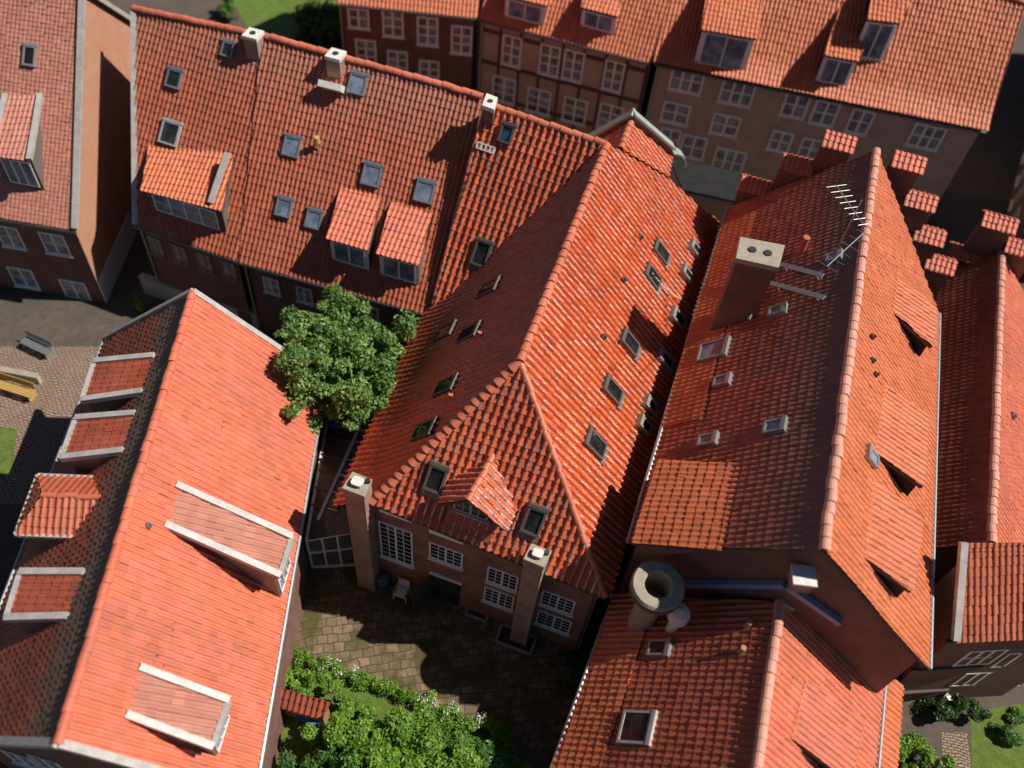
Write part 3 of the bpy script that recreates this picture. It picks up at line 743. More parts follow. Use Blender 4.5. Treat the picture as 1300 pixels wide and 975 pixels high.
window(dorm, a1-hd*.38-Z*(dz+.42), ud, hw*1.7, .85, 2, 2, 2, nrm=hd, frame='pale_zinc', pane='glass_sky', sill=True)
# dark apron of old tiles in front of the dormer
q = on(598, 664, HPL); mb = MB(); mb.box(q+n*.13, u*.95, v*.42, n*.02); mb.build('dormer_apron', M['t_dark'], main)
# street gable with its copper capping
q1 = on(787, 193, RPL)+Z*.12; q2 = P(800, 157, q1.z)
gx = Vector((AX.y, -AX.x, 0)).normalized()
t1 = on(846, 227, RPL)+Z*.12
gpl = plane(q1, q2, t1); gR2 = on(851, 201, gpl)
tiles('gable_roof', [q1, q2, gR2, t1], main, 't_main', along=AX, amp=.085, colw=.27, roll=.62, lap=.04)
h2 = (q2-q1).normalized()
gl1 = q1-gx*1.6-Z*1.75; gl2 = q2-gx*2.6-Z*2.85
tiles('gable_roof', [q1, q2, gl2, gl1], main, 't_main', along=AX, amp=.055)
caps('ridge_cap', [q1+up, q2+up], main, r=.15, ln=.4)
mb = MB(); ap = q2+h2*.1+Z*.35; rr_ = gR2+h2*.12+Z*.38; rl_ = gl2+h2*.12+Z*.38
th = Vector((h2.x, h2.y, 0)).normalized()*.35
mb.prism([ap, rr_, Vector((rr_.x, rr_.y, 0)), Vector((rl_.x, rl_.y, 0)), rl_], th); mb.build('gable_wall', M['br_main'], main)
mb = MB(); mb.beam(ap+th*.5+Z*.06, rr_+th*.5+Z*.06, .52, .10); mb.beam(ap+th*.5+Z*.063, rl_+th*.5+Z*.063, .52, .10)
p = rr_+th*.5; d0 = (rr_-ap).normalized(); gxh = Vector((d0.x, d0.y, 0)).normalized()
arc = [p+gxh*(.75*math.sin(i*.3))+Z*(-.2-.95*(1-math.cos(i*.3))*.9) for i in range(6)]
for i in range(5): mb.beam(arc[i]+gxh*0, arc[i+1], .5, .08)
mb.build('copper_capping', M['copper'], main)
# thin cable over the right eave
mb = MB(); c0 = on(826, 352, RPL)+Z*.25; c1 = on(848, 381, RPL)+Z*.5; c2 = P(888, 394, 6.2)
mb.path([c0, lerp(c0, c1, .5)+Z*-.05, c1, lerp(c1, c2, .5)-Z*.05, c2], .018, 5)
ss(mb.build('cable', M['white']), 'thin white cable hanging from a roof window down across the right eave', 'cable')

# ------------------------------------------------------------------ rear outbuilding
pts = [P(850, 203, 6), P(940, 221, 6), P(934, 258, 5.5), P(866, 243, 5.5)]
ob = thing('outbuilding', 'low outbuilding with black slate roof and cream wall between two big gables', 'building', Vector((pts[0].x, pts[0].y, 0)))
mb = MB(); mb.prism(pts, Z*.12); mb.build('roof', M['slate'], ob)
walls('wall', inset([p-Z*.05 for p in pts], .12), ob, 'cream')

# ================================================================== CONSERVATORY
cz1, cz2 = 2.5, 3.3
LF, LB = P(389, 686, cz1), P(412, 556, cz1)
PA = plane(LF, LB, P(450, 560, cz2))
mid = lambda x, y: on(x, y, PA)
cons = thing('conservatory', 'lean-to glass conservatory with rusty and white bars beside the left chimney', 'conservatory', Vector((LF.x, LF.y, 0)))
MF, MBk = mid(404, 661), mid(464, 527)
RB, RF = mid(500, 535), mid(448, 676)
mb = MB()
mb.beam(LF, LB+(LB-LF)*.18, .12, .12); mb.beam(MF+Z*.05, MBk+Z*.05, .12, .12)
mb.build('rail', M['white'], cons)
bars = [((412, 555), (474, 566)), ((408, 577), (459, 588)), ((403, 597), (450, 608)), ((398, 619), (436, 629)), ((394, 641), (430, 650)), ((418, 540), (480, 550)), ((424, 524), (486, 531))]
for i, (p, q) in enumerate(bars):
    mb = MB(); mb.beam(mid(*p)+Z*.03, mid(*q)+Z*.03, .10, .09); mb.build('glazing_bar', M['rust' if i not in (5,) else 'pale_zinc'], cons)
    k = MB(); a_, b_ = mid(*p)+Z*.075, mid(*q)+Z*.075; k.beam(lerp(a_, b_, .62), b_, .06, .03)
    k.build('bar_cover', M['white'], cons)
mb = MB(); mb.prism([LF, LB+(LB-LF)*.18, RB+(LB-LF)*.0, RF], Z*.012); mb.build('roof_glass', M['clear'], cons)
mb = MB(); fA, fB = Vector((LF.x, LF.y, 0)), Vector((P(447, 676, 3).x, P(447, 676, 3).y, 0))
tf, tb = LF, P(447, 676, 2.6); fd = (tb-tf)
mb.beam(tf, tb, .08, .1); mb.beam(lerp(tf, fA, .45), lerp(tb, fB, .45), .07, .08); mb.beam(fA+Z*.06, fB+Z*.06, .08, .1)
for i in range(4): mb.beam(lerp(tf, tb, i/3)-Z*.05, lerp(fA, fB, i/3)+Z*.02, .08, .07, up=Vector((1, 0, 0)))
mb.build('front_frame', M['white'], cons)
mb = MB(); yy = Vector((.0, .03, 0)); mb.face([fA+yy, fB+yy, tb+yy, tf+yy]); mb.build('front_glass', M['clear'], cons)
mb = MB(); bk = Vector((LB.x, LB.y, 0)); mb.beam(fA+Z*.25, bk+Z*.25, .12, .5); mb.build('side_wall', M['cream'], cons)
for px, py, a_ in ((408, 585, .3), (413, 610, 1.2)):
    c = P(px, py, 0); t_ = thing('garden_table', 'low tan wooden table inside the glass conservatory, %s' % ('nearer the back ivy' if py < 600 else 'nearer its front'), 'table', c)
    x_ = Vector((math.cos(a_), math.sin(a_), 0)); y_ = Vector((-x_.y, x_.x, 0)); mb = MB(); mb.box(c+Z*.62, x_*.5, y_*.3, Z*.025); mb.build('table_top', M['tan'], t_)
    for sx in (-1, 1):
        for sy in (-1, 1): mb = MB(); mb.box(c+x_*.43*sx+y_*.24*sy+Z*.3, x_*.03, y_*.03, Z*.3); mb.build('leg', M['tan'], t_)

# ================================================================== COURTYARD THINGS
def garden_chair(px, py, rz, label):
    c = P(px, py, 0); t_ = thing('garden_chair', label, 'chair', c)
    x_ = Vector((math.cos(rz), math.sin(rz), 0)); y_ = Vector((-x_.y, x_.x, 0))
    mb = MB()
    for i in range(5): mb.box(c+y_*(-.2+.1*i)+Z*.44, x_*.23, y_*.042, Z*.015)
    mb.build('seat', M['white'], t_)
    mb = MB()
    for i in range(4): mb.box(c+y_*(.27+.02*i)+Z*(.55+.12*i), x_*.23, y_*.012, Z*.045)
    for s in (-1, 1): mb.beam(c+x_*s*.22+y_*.24+Z*.4, c+x_*s*.22+y_*.34+Z*1.0, .04, .03, up=y_)
    mb.build('backrest', M['white'], t_)
    for s in (-1, 1):
        mb = MB(); mb.box(c+x_*s*.27+Z*.64, x_*.035, y_*.27, Z*.015); mb.build('armrest', M['tan'], t_)
        for yy_ in (-.22, .24):
            mb = MB(); mb.beam(c+x_*s*.27+y_*yy_, c+x_*s*.27+y_*yy_*.8+Z*.63, .035, .035, up=y_); mb.build('leg', M['white'], t_)
    return t_
garden_chair(510, 757, math.radians(-14), 'white garden chair with tan armrests in the shaded courtyard near the door')
c = P(486, 741, 0); t_ = thing('covered_barrel', 'blue grey covered barrel standing in the corner beside the tall window', 'barrel', c)
mb = MB(); mb.lathe(c, [(.28, 0), (.33, .35), (.31, .65), (.26, .8)], 18); mb.build('barrel', M['bluebag'], t_, smooth=True)
mb = MB(); mb.lathe(c, [(.35, .70), (.34, .82), (.24, .9), (.05, .95), (0, .95)], 18); mb.build('cover', M['bluebag'], t_, smooth=True)
# hedge along the open side of the courtyard
H0, H1 = P(352, 822, 0), P(648, 935, 0); hl = H1-H0; hs = Vector((-hl.y, hl.x, 0)).normalized()
rg = random.Random(3); cl = []
for i in range(70):
    t_ = (i+rg.random())/70; r_ = .17+.13*rg.random()
    cl.append((lerp(H0, H1, t_)+hs*rg.gauss(-.05, .14)+Z*(.22+.2*rg.random()), (r_, r_, r_*1.2)))
hg = thing('hedge', 'low leafy border hedge with white blossoms along the courtyard paving', 'hedge', H0)
leaf_obj('foliage', cl, 170, .05, 'leaf_lime', hg, 5)
fl = []
for t0, wd in ((.3, .04), (.27, .05), (.62, .05), (.68, .05), (.74, .03), (.88, .03)):
    for i in range(5): fl.append((lerp(H0, H1, t0+rg.gauss(0, wd))+hs*rg.gauss(0, .16)+Z*.52, (.16, .16, .08)))
leaf_obj('blossom', fl, 16, .032, 'petal', hg, 6)

# shrubs and small trees below the hedge
def shrub(name, label, px, py, z, R, k, mat, seed, size=.07, per=360, cr=None):
    top = P(px, py, z); return tree(name, label, Vector((top.x, top.y, 0)), Vector((top.x, top.y, z+R[2]*.5)), R, k, cr or min(R)*.42, per, size, mat, seed, cat='shrub' if z < 2.5 else 'tree', trunk_r=.07)
sheet('garden_lawn', [P(352, 832, 0), P(640, 942, 0), P(705, 1010, 0), P(335, 1010, 0)], 'grass', .004)
shrub('small_tree', 'broad bright green bush crown below the courtyard hedge, bottom centre', 505, 945, 1.9, (3.1, 1.6, 1.1), 120, 'leaf_lime', 11)
shrub('shrub', 'mid green shrub right of the broad bush at the bottom edge', 600, 962, 1.5, (1.7, 1.1, .85), 50, 'leaf', 12)
shrub('shrub', 'lime green shrub at the left end of the courtyard hedge', 385, 862, 1.2, (1.2, .65, .65), 26, 'leaf_lime', 13)
shrub('shrub', 'dark green shrub at the bottom edge below the broad bush', 420, 968, 1.3, (2.0, 1.0, .8), 60, 'leaf', 14)
shrub('shrub', 'low shrub with white flower heads left of the broad bush', 425, 888, .9, (1.0, .6, .5), 22, 'leaf_lime', 15)
shrub('shrub', 'dark shaded shrub below the right courtyard window', 725, 850, .7, (.9, 1.3, .6), 26, 'leaf_dark', 16)
c = P(372, 884, 0); sh = thing('garden_shed', 'small red brown lean-to roof among the shrubs beside the pink roofed house', 'shed', c)
pts = [P(350, 872, 1.7), P(420, 892, 1.7), P(410, 912, 1.3), P(350, 895, 1.3)]
tiles('roof', pts, sh, 't_dark', slab=.06); walls('wall', inset([p-Z*.04 for p in pts], .08), sh, 'tan')
c = P(393, 915, 0); t_ = thing('garden_bench', 'small blue bench in the shade behind the shrubs', 'bench', c)
mb = MB(); mb.box(c+Z*.42, Vector((.45, -.1, 0)), Vector((.05, .2, 0)), Z*.03); mb.build('seat', M['blue'], t_)
mb = MB(); mb.box(c+Z*.7+Vector((.05, .22, 0)), Vector((.45, -.1, 0)), Vector((.005, .02, 0)), Z*.2); mb.build('backrest', M['blue'], t_)
for s in (-1, 1): mb = MB(); mb.box(c+Vector((.4, -.09, 0))*s+Z*.2, Vector((.03, 0, 0)), Vector((0, .18, 0)), Z*.2); mb.build('leg', M['blue'], t_)
# ivy on top of the conservatory end
t_ = thing('ivy', 'green climbing ivy at the far end of the glass conservatory', 'ivy', P(430, 530, 0))
cl = [(mid(408+8*i+rg.gauss(0, 4), 528+rg.gauss(0, 5))+Z*(.15+.2*rg.random()), (.3, .3, .2)) for i in range(8)]
leaf_obj('foliage', cl, 110, .075, 'leaf_lime', t_, 21)
mb = MB(); p = P(430, 530, 0)
for i in range(4): mb.tube(p+Vector((i*.3-.5, 0, 0)), cl[i*2][0], .02, .01, 5)
mb.build('stem', M['bark'], t_)
# the big tree
ttop = P(424, 447, 6.5)
tree('leafy_tree', 'big round green tree between the conservatory and the pink roofed house', Vector((ttop.x+.3, ttop.y+.4, 0)), Vector((ttop.x, ttop.y, 8.4)), (3.0, 3.1, 2.7), 190, .55, 230, .10, 'leaf_tree', 31, trunk_r=.2)

# ================================================================== NEIGHBOUR HOUSES
def gable_house(name, label, ra, rb, Zr, Ze, lft, rgt, mats, wall, cap='t_cap', kick=None, verge=None, capr=.15):
    """ra, rb: ridge ends (pixels, near and far); lft / rgt: eave pixels (near, far) or None"""
    a, b = P(*ra, Zr), P(*rb, Zr); ax = (b-a).normalized()
    t_ = thing(name, label, 'house', Vector(((a.x+b.x)/2, (a.y+b.y)/2, 0)))
    res = {'a': a, 'b': b, 'ax': ax, 'root': t_}
    rg_ = {}
    for key, ev, mt in (('l', lft, mats[0]), ('r', rgt, mats[1])):
        pe = ev[2] if len(ev) > 2 else P(*ev[0], Ze); pl = plane(a, b, pe)
        p0, p1 = on(*ev[0], pl), on(*ev[1], pl); rg_[key] = (p0, p1)
        res[key] = pl
        tiles('%s_slope' % ('left' if key == 'l' else 'right'), [a, b, p1, p0], t_, mt, along=ax, kick=kick)
    res['le'], res['re'] = rg_['l'], rg_['r']
    caps('ridge_cap', [a+up, b+up], t_, mat=cap, r=capr, ln=.42)
    ring_ = [rg_['l'][0]-Z*.12, a-Z*.2, rg_['r'][0]-Z*.12, rg_['r'][1]-Z*.12, b-Z*.2, rg_['l'][1]-Z*.12]
    ring_ = inset(ring_, .25)
    res['wring'] = ring_
    walls('wall', ring_, t_, wall)
    if verge:
        for s in 'lr':
            for i, top in ((0, a), (1, b)): 
                if (s, i) in verge: mb_ = MB(); mb_.beam(rg_[s][i]+Z*.08, top+Z*.08, .24, .2); mb_.build('verge_trim', M['pale_zinc'], t_)
    for s in 'lr':
        gt_ = MB(); p_, q_ = rg_[s]; o_ = ax.cross(Z).normalized()*(1 if s == 'r' else -1); gt_.tube(p_+o_*.09, q_+o_*.09, .08, .08, 8)
        gt_.build('gutter', M['zinc'], t_)
    return res

# --- lower left house
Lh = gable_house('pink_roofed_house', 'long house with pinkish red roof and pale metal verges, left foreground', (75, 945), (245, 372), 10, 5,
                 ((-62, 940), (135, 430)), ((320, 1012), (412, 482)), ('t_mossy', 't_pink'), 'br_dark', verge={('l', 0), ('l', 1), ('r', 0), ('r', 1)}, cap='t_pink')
r_ = Lh['root']
for U1, U2, L1, L2 in (((197, 454), (182, 499), (121, 461), (105, 510)), ((173, 527), (158, 574), (97, 533), (79, 583)), ((108, 728), (88, 784), (27, 728), (9, 786))):
    shed_dormer(r_, Lh['l'], U1, U2, L1, L2, 14, 't_dark', wall='br_dark', trim=2, win=(3, 2), cheek='lead')
for U1, U2, L1, L2 in (((224, 617), (210, 667), (371, 683), (356, 732)), ((178, 848), (161, 908), (291, 890), (271, 949))):
    shed_dormer(r_, Lh['r'], U1, U2, L1, L2, 26, 't_pale', wall='br_dark', trim=2, win=(3, 2), cheek='lead')
# hipped dormer on the left slope
pl = Lh['l']; u, v, n = basis(pl, Lh['ax']); hd2 = -Vector((v.x, v.y, 0)).normalized(); ax = Lh['ax']
a0 = on(128, 632, pl); zt = a0.z+.05
i1 = a0+hd2*1.9; 
dpl = lambda s: plane(a0, i1, a0+ax*s-Z*.62)
mb = MB(); hwid = 1.15; fr0 = i1+hd2*.75-Z*.72
rN, rF = a0-ax*hwid-Z*.7+hd2*.1, a0+ax*hwid-Z*.7+hd2*.1
fN, fF = fr0-ax*hwid, fr0+ax*hwid; zz = a0.z-.7
for p in (rN, rF, fN, fF): p.z = zz
body = MB(); s_ = .88
q = [lerp((fN+fF+rN+rF)/4, p, s_)-Z*.1 for p in (fN, fF, rF, rN)]
body.prism(q, -Z*1.3); dz_ = body.build('dormer', M['lead'], r_)
tiles('roof', [a0, i1, fN, rN], dz_, 't_rust', along=hd2, slab=.08); tiles('roof', [a0, i1, fF, rF], dz_, 't_rust', along=hd2, slab=.08); tiles('roof', [i1, fN, fF], dz_, 't_rust', along=ax, slab=.08)
caps('ridge_cap', [a0+Z*.05, i1+Z*.05], dz_, r=.1, ln=.35, mat='t_pink')
k = MB(); k.beam(fN, fF, .12, .16); k.beam(fN, rN, .12, .162); k.beam(fF, rF, .12, .158); k.build('verge_trim', M['pale_zinc'], dz_)
window(dz_, (q[0]+q[1])/2-Z*.55+hd2*.01, ax, 1.6, .8, 3, 1, 2, nrm=hd2, sill=False, pane='glass_sky')
# near gable windows
gp = vplane(Lh['wring'][0], Lh['wring'][1], 0)
for px, py in ((28, 962), (62, 968)): window(r_, on(px, py, gp)+gp[1]*.02, gp[2], 1.0, 1.3, 2, 1, 3, nrm=gp[1], pane='glass_sky')
vent(r_, Lh['r'], 188, 670, 'lead', .1)

# --- right house
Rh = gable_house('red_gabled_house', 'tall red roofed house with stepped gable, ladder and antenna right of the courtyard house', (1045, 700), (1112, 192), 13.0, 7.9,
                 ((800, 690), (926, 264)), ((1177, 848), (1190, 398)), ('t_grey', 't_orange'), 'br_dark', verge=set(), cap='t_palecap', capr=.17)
r_ = Rh['root']; pl = Rh['l']; u, v, n = basis(pl, Rh['ax'])
# lower strip coloured lighter as if flatter and better lit, and the flat shed dormer near the eave
e0, e1 = Rh['le']
e0b, e1b = lerp(e0, e1, .28), lerp(e0, e1, .93)
tiles('eave_strip', [e0b, e1b, e1b+v*1.7, e0b+v*1.7], r_, 't_orange', along=Rh['ax'], off=.07, slab=.06)
shed_dormer(r_, pl, (940, 590), (916, 700), (838, 585), (803, 690), 31, 't_orange', wall='br_dark', win=None)
for U1, U2, L1, L2 in (((1137, 352), (1132, 396), (1187, 391), (1183, 441)), ((1122, 490), (1109, 574), (1177, 529), (1171, 619)), ((1107, 608), (1095, 708), (1169, 656), (1157, 752))):
    shed_dormer(r_, Rh['r'], U1, U2, L1, L2, 22, 't_orange', wall='white', win=(2, 2), cheek='slate')
cs = [P(x, y, 13.0) for x, y in ((937, 327), (987, 338), (994, 312), (942, 302))]
o, ct, ex, ey = chimney(r_, cs, 13.0, mat='br_dark', capmat='capstone', zb=7.5, cap_h=.22)
for s in (-.2, .2): k = MB(); k.tube(ct+ex*s, ct+ex*s+Z*.05, .15, .15, 14); k.build('flue', M['black'], o)
for px, py, w_, h_ in ((907, 448, .95, 1.2), (918, 487, .5, .6), (985, 545, .55, .7), (900, 562, .5, .65), (1060, 330, .45, .5), (988, 398, .5, .6)):
    skylight(r_, pl, px, py, w_, h_, 'zinc', 'glass_dormer', Rh['ax'], apron=False, proud=.14)
skylight(r_, Rh['r'], 1103, 582, .5, .6, 'zinc', 'glass_dormer', Rh['ax'], apron=False)
for px, py in ((1104, 430), (1104, 460), (1108, 478)): vent(r_, Rh['r'], px, py, 'wood', .1)
c = on(1015, 322, pl); k = MB(); k.tube(c, c+Z*.9, .16, .14, 12); k.build('chimney_pot', M['clay'], r_)
# near gable: metal flashing strips
gp = vplane(Rh['wring'][0], Rh['wring'][2], 0)
# stepped gable at the far end with tiled caps
gb = MB(); gy = Rh['ax']; B2 = Rh['b']+gy*.15; gw = Vector((gy.y, -gy.x, 0)); gpl = (B2, -Vector((gy.x, gy.y, 0)).normalized())
capsx = [(957, 239), (1010, 212), (1064, 183), (1152, 209), (1167, 258), (1178, 302), (1192, 338)]
cp = [on(x, y, gpl) for x, y in capsx]
step = MB()
for p in cp: step.box(Vector((p.x, p.y, p.z/2))+gpl[1]*-.2, gw*.62, gpl[1]*.2, Z*(p.z/2))
step.box(Vector((B2.x, B2.y, 5.9))-gpl[1]*.2, gw*1.0, gpl[1]*.198, Z*5.9)
sg = step.build('stepped_gable', M['br_dark'], r_)
for p in cp:
    a_, b_ = p-gw*.68-gpl[1]*.2+Z*.32, p+gw*.68-gpl[1]*.2+Z*.32
    for s in (-1, 1):
        tiles('gable_step_cap', [a_, b_, b_+gpl[1]*s*.55-Z*.36, a_+gpl[1]*s*.55-Z*.36], sg, 't_pink', along=gw, slab=.05, amp=.045, course=.28)
# walkway (chimney sweep's platform)
wk = thing('roof_walkway', 'grey metal walkway rails beside the beige chimney on the sooted roof slope', 'walkway', on(960, 380, pl))
for (x0, y0), (x1, y1) in (((996, 343), (1050, 358)), ((980, 366), (1052, 386)), ((931, 350), (975, 360))):
    mb = MB(); mb.beam(on(x0, y0, pl)+n*.35, on(x1, y1, pl)+n*.35, .20, .05, up=n); mb.build('plank', M['zinc'], wk)
mb = MB(); mb.beam(on(995, 326, pl)+n*.3, on(955, 412, pl)+n*.3, .12, .06, up=n)
for x0, y0 in ((1000, 345), (1040, 356), (990, 370), (1040, 383), (960, 402)): mb.tube(on(x0, y0, pl)+n*.02, on(x0, y0, pl)+n*.35, .03, .03, 6)
mb.build('support', M['zinc'], wk)
# aerial
ab = on(1085, 345, pl)
an = thing('aerial', 'grey television aerial with thin crossbars standing on the sooted roof slope', 'antenna', ab)
mz = P(1090, 262, 14.4); mb = MB(); base_ = Vector((mz.x, mz.y, 0)); base_ = Vector((mz.x, mz.y, pl[0].z-((mz.x-pl[0].x)*pl[1].x+(mz.y-pl[0].y)*pl[1].y)/pl[1].z))
mb.tube(base_, mz+Z*.3, .03, .025, 8); mb.build('mast', M['zinc'], an)
for (x0, y0), (x1, y1), k_ in (((1062, 236), (1096, 285), 8), ((1050, 338), (1096, 296), 6)):
    mb = MB(); p, q = P(x0, y0, 14.2), P(x1, y1, 13.9 if y0 > 300 else 14.2); mb.tube(p, q, .02, .02, 6); cr_ = (q-p).cross(Z).normalized()
    for i in range(k_): c = lerp(p, q, i/(k_-1)); L_ = .42-.03*i; mb.tube(c-cr_*L_, c+cr_*L_, .009, .009, 5)
    mb.build('crossbar', M['zinc'], an)

# --- bottom right house
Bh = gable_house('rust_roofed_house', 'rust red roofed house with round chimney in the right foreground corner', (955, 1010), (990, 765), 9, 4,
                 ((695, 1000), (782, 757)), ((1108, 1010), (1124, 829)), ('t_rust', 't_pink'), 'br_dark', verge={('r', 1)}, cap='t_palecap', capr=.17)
r_ = Bh['root']; pl = Bh['l']
e0, e1 = Bh['le']; u, v, n = basis(pl, Bh['ax'])
tiles('eave_strip', [e0, e1, e1+v*1.9, e0+v*1.9], r_, 't_orange', along=Bh['ax'], off=.05, slab=.05)
skylight(r_, pl, 838, 825, .6, .75, 'zinc', 'glass', Bh['ax'], apron=False)
skylight(r_, pl, 810, 926, 1.1, 1.15, 'pale_zinc', 'glass', Bh['ax'], apron=False)
for px, py in ((940, 828), (948, 796)): 
    c = on(px, py, pl); k = MB(); k.tube(c, c+Z*.4, .12, .09, 10); k.build('vent_pipe', M['tan'], r_)
shed_dormer(r_, Bh['r'], (1022, 862), (1003, 938), (1096, 915), (1078, 992), 24, 't_pink', wall='white', win=None, cheek='slate')
e0, e1 = Bh['re']; o_ = Bh['ax'].cross(Z).normalized()
tiles('side_roof', [e0+o_*.05-Z*.3, e1+o_*.05-Z*.3+(e0-e1)*.1, e1+o_*1.1-Z*1.1+(e0-e1)*.1, e0+o_*1.1-Z*1.1], r_, 't_orange', along=Bh['ax'], slab=.08)
walls('side_wall', inset([e0-Z*.5, e1-Z*.5+(e0-e1)*.1, e1+o_*1.1-Z*1.2+(e0-e1)*.1, e0+o_*1.1-Z*1.2], .1), r_, 'br_dark')
# round chimney
zc = 8.55; c = P(836, 742, zc); c = Vector((c.x, c.y, 0)); k = MB(); R0 = .9
k.lathe(c, [(R0*.5, 0), (R0*.5, zc-.8), (R0*.98, zc-.45), (R0, zc-.1), (R0*.93, zc), (R0*.56, zc), (R0*.5, zc-.08), (R0*.5, zc-1.4), (.01, zc-1.4)], 32)
rc = k.build('round_chimney', M['capstone'], r_, smooth=False)
k = MB(); k.lathe(c, [(R0*1.02, zc-.36), (R0*1.03, zc-.2)], 32); k.build('iron_band', M['rust'], rc)
c2 = P(866, 774, 8.0); k = MB(); k.lathe(Vector((c2.x, c2.y, 4.6)), [(.2, 0), (.2, 2.7), (.36, 2.75), (.36, 3.1), (.3, 3.25), (0, 3.4)], 20); k.build('flue_cowl', M['capwhite'], rc)
# metal gutters where it meets the red gabled house
k = MB(); wr = Rh['wring']; ga, gb_ = vplane(wr[0], wr[1]), vplane(wr[1], wr[2]); ga, gb_ = (ga[0]+ga[1]*.14, ga[1]), (gb_[0]+gb_[1]*.14, gb_[1])
for p, q, g_ in (((868, 741), (996, 742), ga), ((1000, 744), (1066, 790), gb_)): k.beam(on(*p, g_), on(*q, g_), .22, .2)
k.build('lead_gutter', M['skyzinc'], r_)
c = on(1020, 732, (gb_[0]+gb_[1]*.25, gb_[1])); k = MB(); k.box(c-Z*.25, Vector((.3, 0, 0)), Vector((0, .28, 0)), Z*.25); ch = k.build('chimney', M['br_chim'], r_)
k = MB(); k.box(c+Z*.05, Vector((.36, 0, 0)), Vector((0, .33, 0)), Z*.05); k.build('chimney_cap', M['capwhite'], ch)

# --- far right house
Fz = 7.6
fa, fb = P(1258, 690, Fz), P(1271, 322, Fz); fax = (fb-fa).normalized(); fo = fax.cross(Z).normalized()
fh = thing('narrow_house', 'narrow house with shaded brick red slope behind the red gabled house', 'house', Vector((fa.x, fa.y, 0)))
tiles('left_slope', [fa, fb, fb-fo*3.0-Z*3.2, fa-fo*3.0-Z*3.2], fh, 't_dark', along=fax)
tiles('right_slope', [fa, fb, fb+fo*3.4-Z*3.4, fa+fo*3.4-Z*3.4], fh, 't_pink', along=fax)
caps('ridge_cap', [fa+up, fb+up], fh, r=.17, mat='t_palecap', ln=.4)
ring = [fa-fo*3.0-Z*3.3, fa-Z*.2, fa+fo*3.4-Z*3.5, fb+fo*3.4-Z*3.5, fb-Z*.2, fb-fo*3.0-Z*3.3]
walls('wall', inset(ring, .2), fh, 'br_dark')
vent(fh, plane(fa, fb, fb+fo*3.4-Z*3.4), 1283, 530, 'lead', .15)
gpl = (fb+fax*.1, -Vector((fax.x, fax.y, 0)).normalized()); gw = Vector((fax.y, -fax.x, 0)).normalized()
step = MB(); cp = [on(x, y, gpl) for x, y in ((1225, 325), (1268, 285), (1297, 318))]
for p in cp: step.box(Vector((p.x, p.y, p.z/2))-gpl[1]*.2, gw*.7, gpl[1]*.2, Z*p.z/2)
sg = step.build('stepped_gable', M['br_dark'], fh)
for p in cp:
    a_, b_ = p-gw*.76-gpl[1]*.2+Z*.3, p+gw*.76-gpl[1]*.2+Z*.3
    for s in (-1, 1): tiles('gable_step_cap', [a_, b_, b_+gpl[1]*s*.55-Z*.36, a_+gpl[1]*s*.55-Z*.36], sg, 't_pink', along=gw, slab=.05, amp=.045, course=.28)
# house behind the lower right garden
e0, e1 = P(1212, 814, 7.4), P(1310, 808, 7.4); spl = slope_plane(e0, e1, 40, Vector((0, 1, 0)))
gh = thing('timber_house', 'timber framed house with rusty roof and white windows facing the corner lawn', 'house', Vector((e0.x, e0.y, 0)))
pts = [e0, on(1420, 805, spl), on(1420, 690, spl), on(1222, 690, spl)]
tiles('roof', pts, gh, 't_rust', along=(e1-e0)); 
mb = MB(); mb.beam(pts[0]+Z*.08, pts[3]+Z*.08, .25, .2); mb.build('verge_trim', M['pale_zinc'], gh)
walls('wall', inset([pts[0]-Z*.1, pts[1]-Z*.1, pts[2]-Z*.1, pts[3]-Z*.1], .25), gh, 'br_dark')
wp = vplane(e0, e1, .25)
for px, py in ((1244, 834), (1292, 836), (1238, 861), (1287, 863)): window(gh, on(px, py, wp), wp[2], 1.5, 1.5, 3, 1, 2, nrm=wp[1], pane='glass_dormer', sill=False, fw=.1)
for zz in (6.9, 4.0, 1.3):
    mb = MB(); mb.beam(Vector((e0.x, e0.y, zz))+wp[1]*-.2, Vector((e1.x, e1.y, zz))+wp[1]*-.2, .16, .14); mb.build('timber_beam', M['wood'], gh)

# --- row of houses, back left
def row_house(name, label, eL, eR, Ze, pitch, length, mat, wall, tl=None, tr=None, depth=9, kick=None):
    a, b = P(*eL, Ze), P(*eR, Ze); spl = slope_plane(a, b, pitch, Vector((0, 1, 0)))
    c, d = on(*tr, spl) if tr else None, on(*tl, spl) if tl else None
    u_, v_, n_ = basis(spl)
    if c is None: c = b+v_*length
    if d is None: d = a+v_*length
    t_ = thing(name, label, 'house', Vector(((a.x+b.x)/2, (a.y+b.y)/2+2, 0)))
    tiles('front_slope', [a, b, c, d], t_, mat, along=(b-a), kick=kick)
    hv = Vector((v_.x, v_.y, 0))*1.0; run = hv.length*((d-a).dot(v_))
    hb = hv.normalized()*run
    c2, d2 = Vector((c.x, c.y, c.z))+hb-Z*(c.z-Ze), Vector((d.x, d.y, d.z))+hb-Z*(d.z-Ze)
    tiles('rear_slope', [c, d, d2, c2], t_, mat, along=(b-a))
    caps('ridge_cap', [d+up, c+up], t_, r=.17, ln=.45, mat='t_pink')
    ring_ = [a-Z*.12, b-Z*.12, c-Z*.2, c2-Z*.12, d2-Z*.12, d-Z*.2]
    walls('wall', inset(ring_, .22), t_, wall)
    k = MB(); k.tube(a+(a-c)*0-v_*.08, b-v_*.08, .08, .08, 8); k.build('gutter', M['gutter'], t_)
    for f_, e_ in ((.015, a), ):
        q_ = lerp(a, b, f_); n_ = vplane(a, b, .14)[1]; q_ = q_-n_*.14; k = MB(); k.tube(Vector((q_.x, q_.y, 0)), Vector((q_.x, q_.y, Ze-.1)), .055, .055, 8); k.build('downpipe', M['zinc'], t_)
    return dict(root=t_, pl=spl, a=a, b=b, c=c, d=d, wp=vplane(a, b, .22))
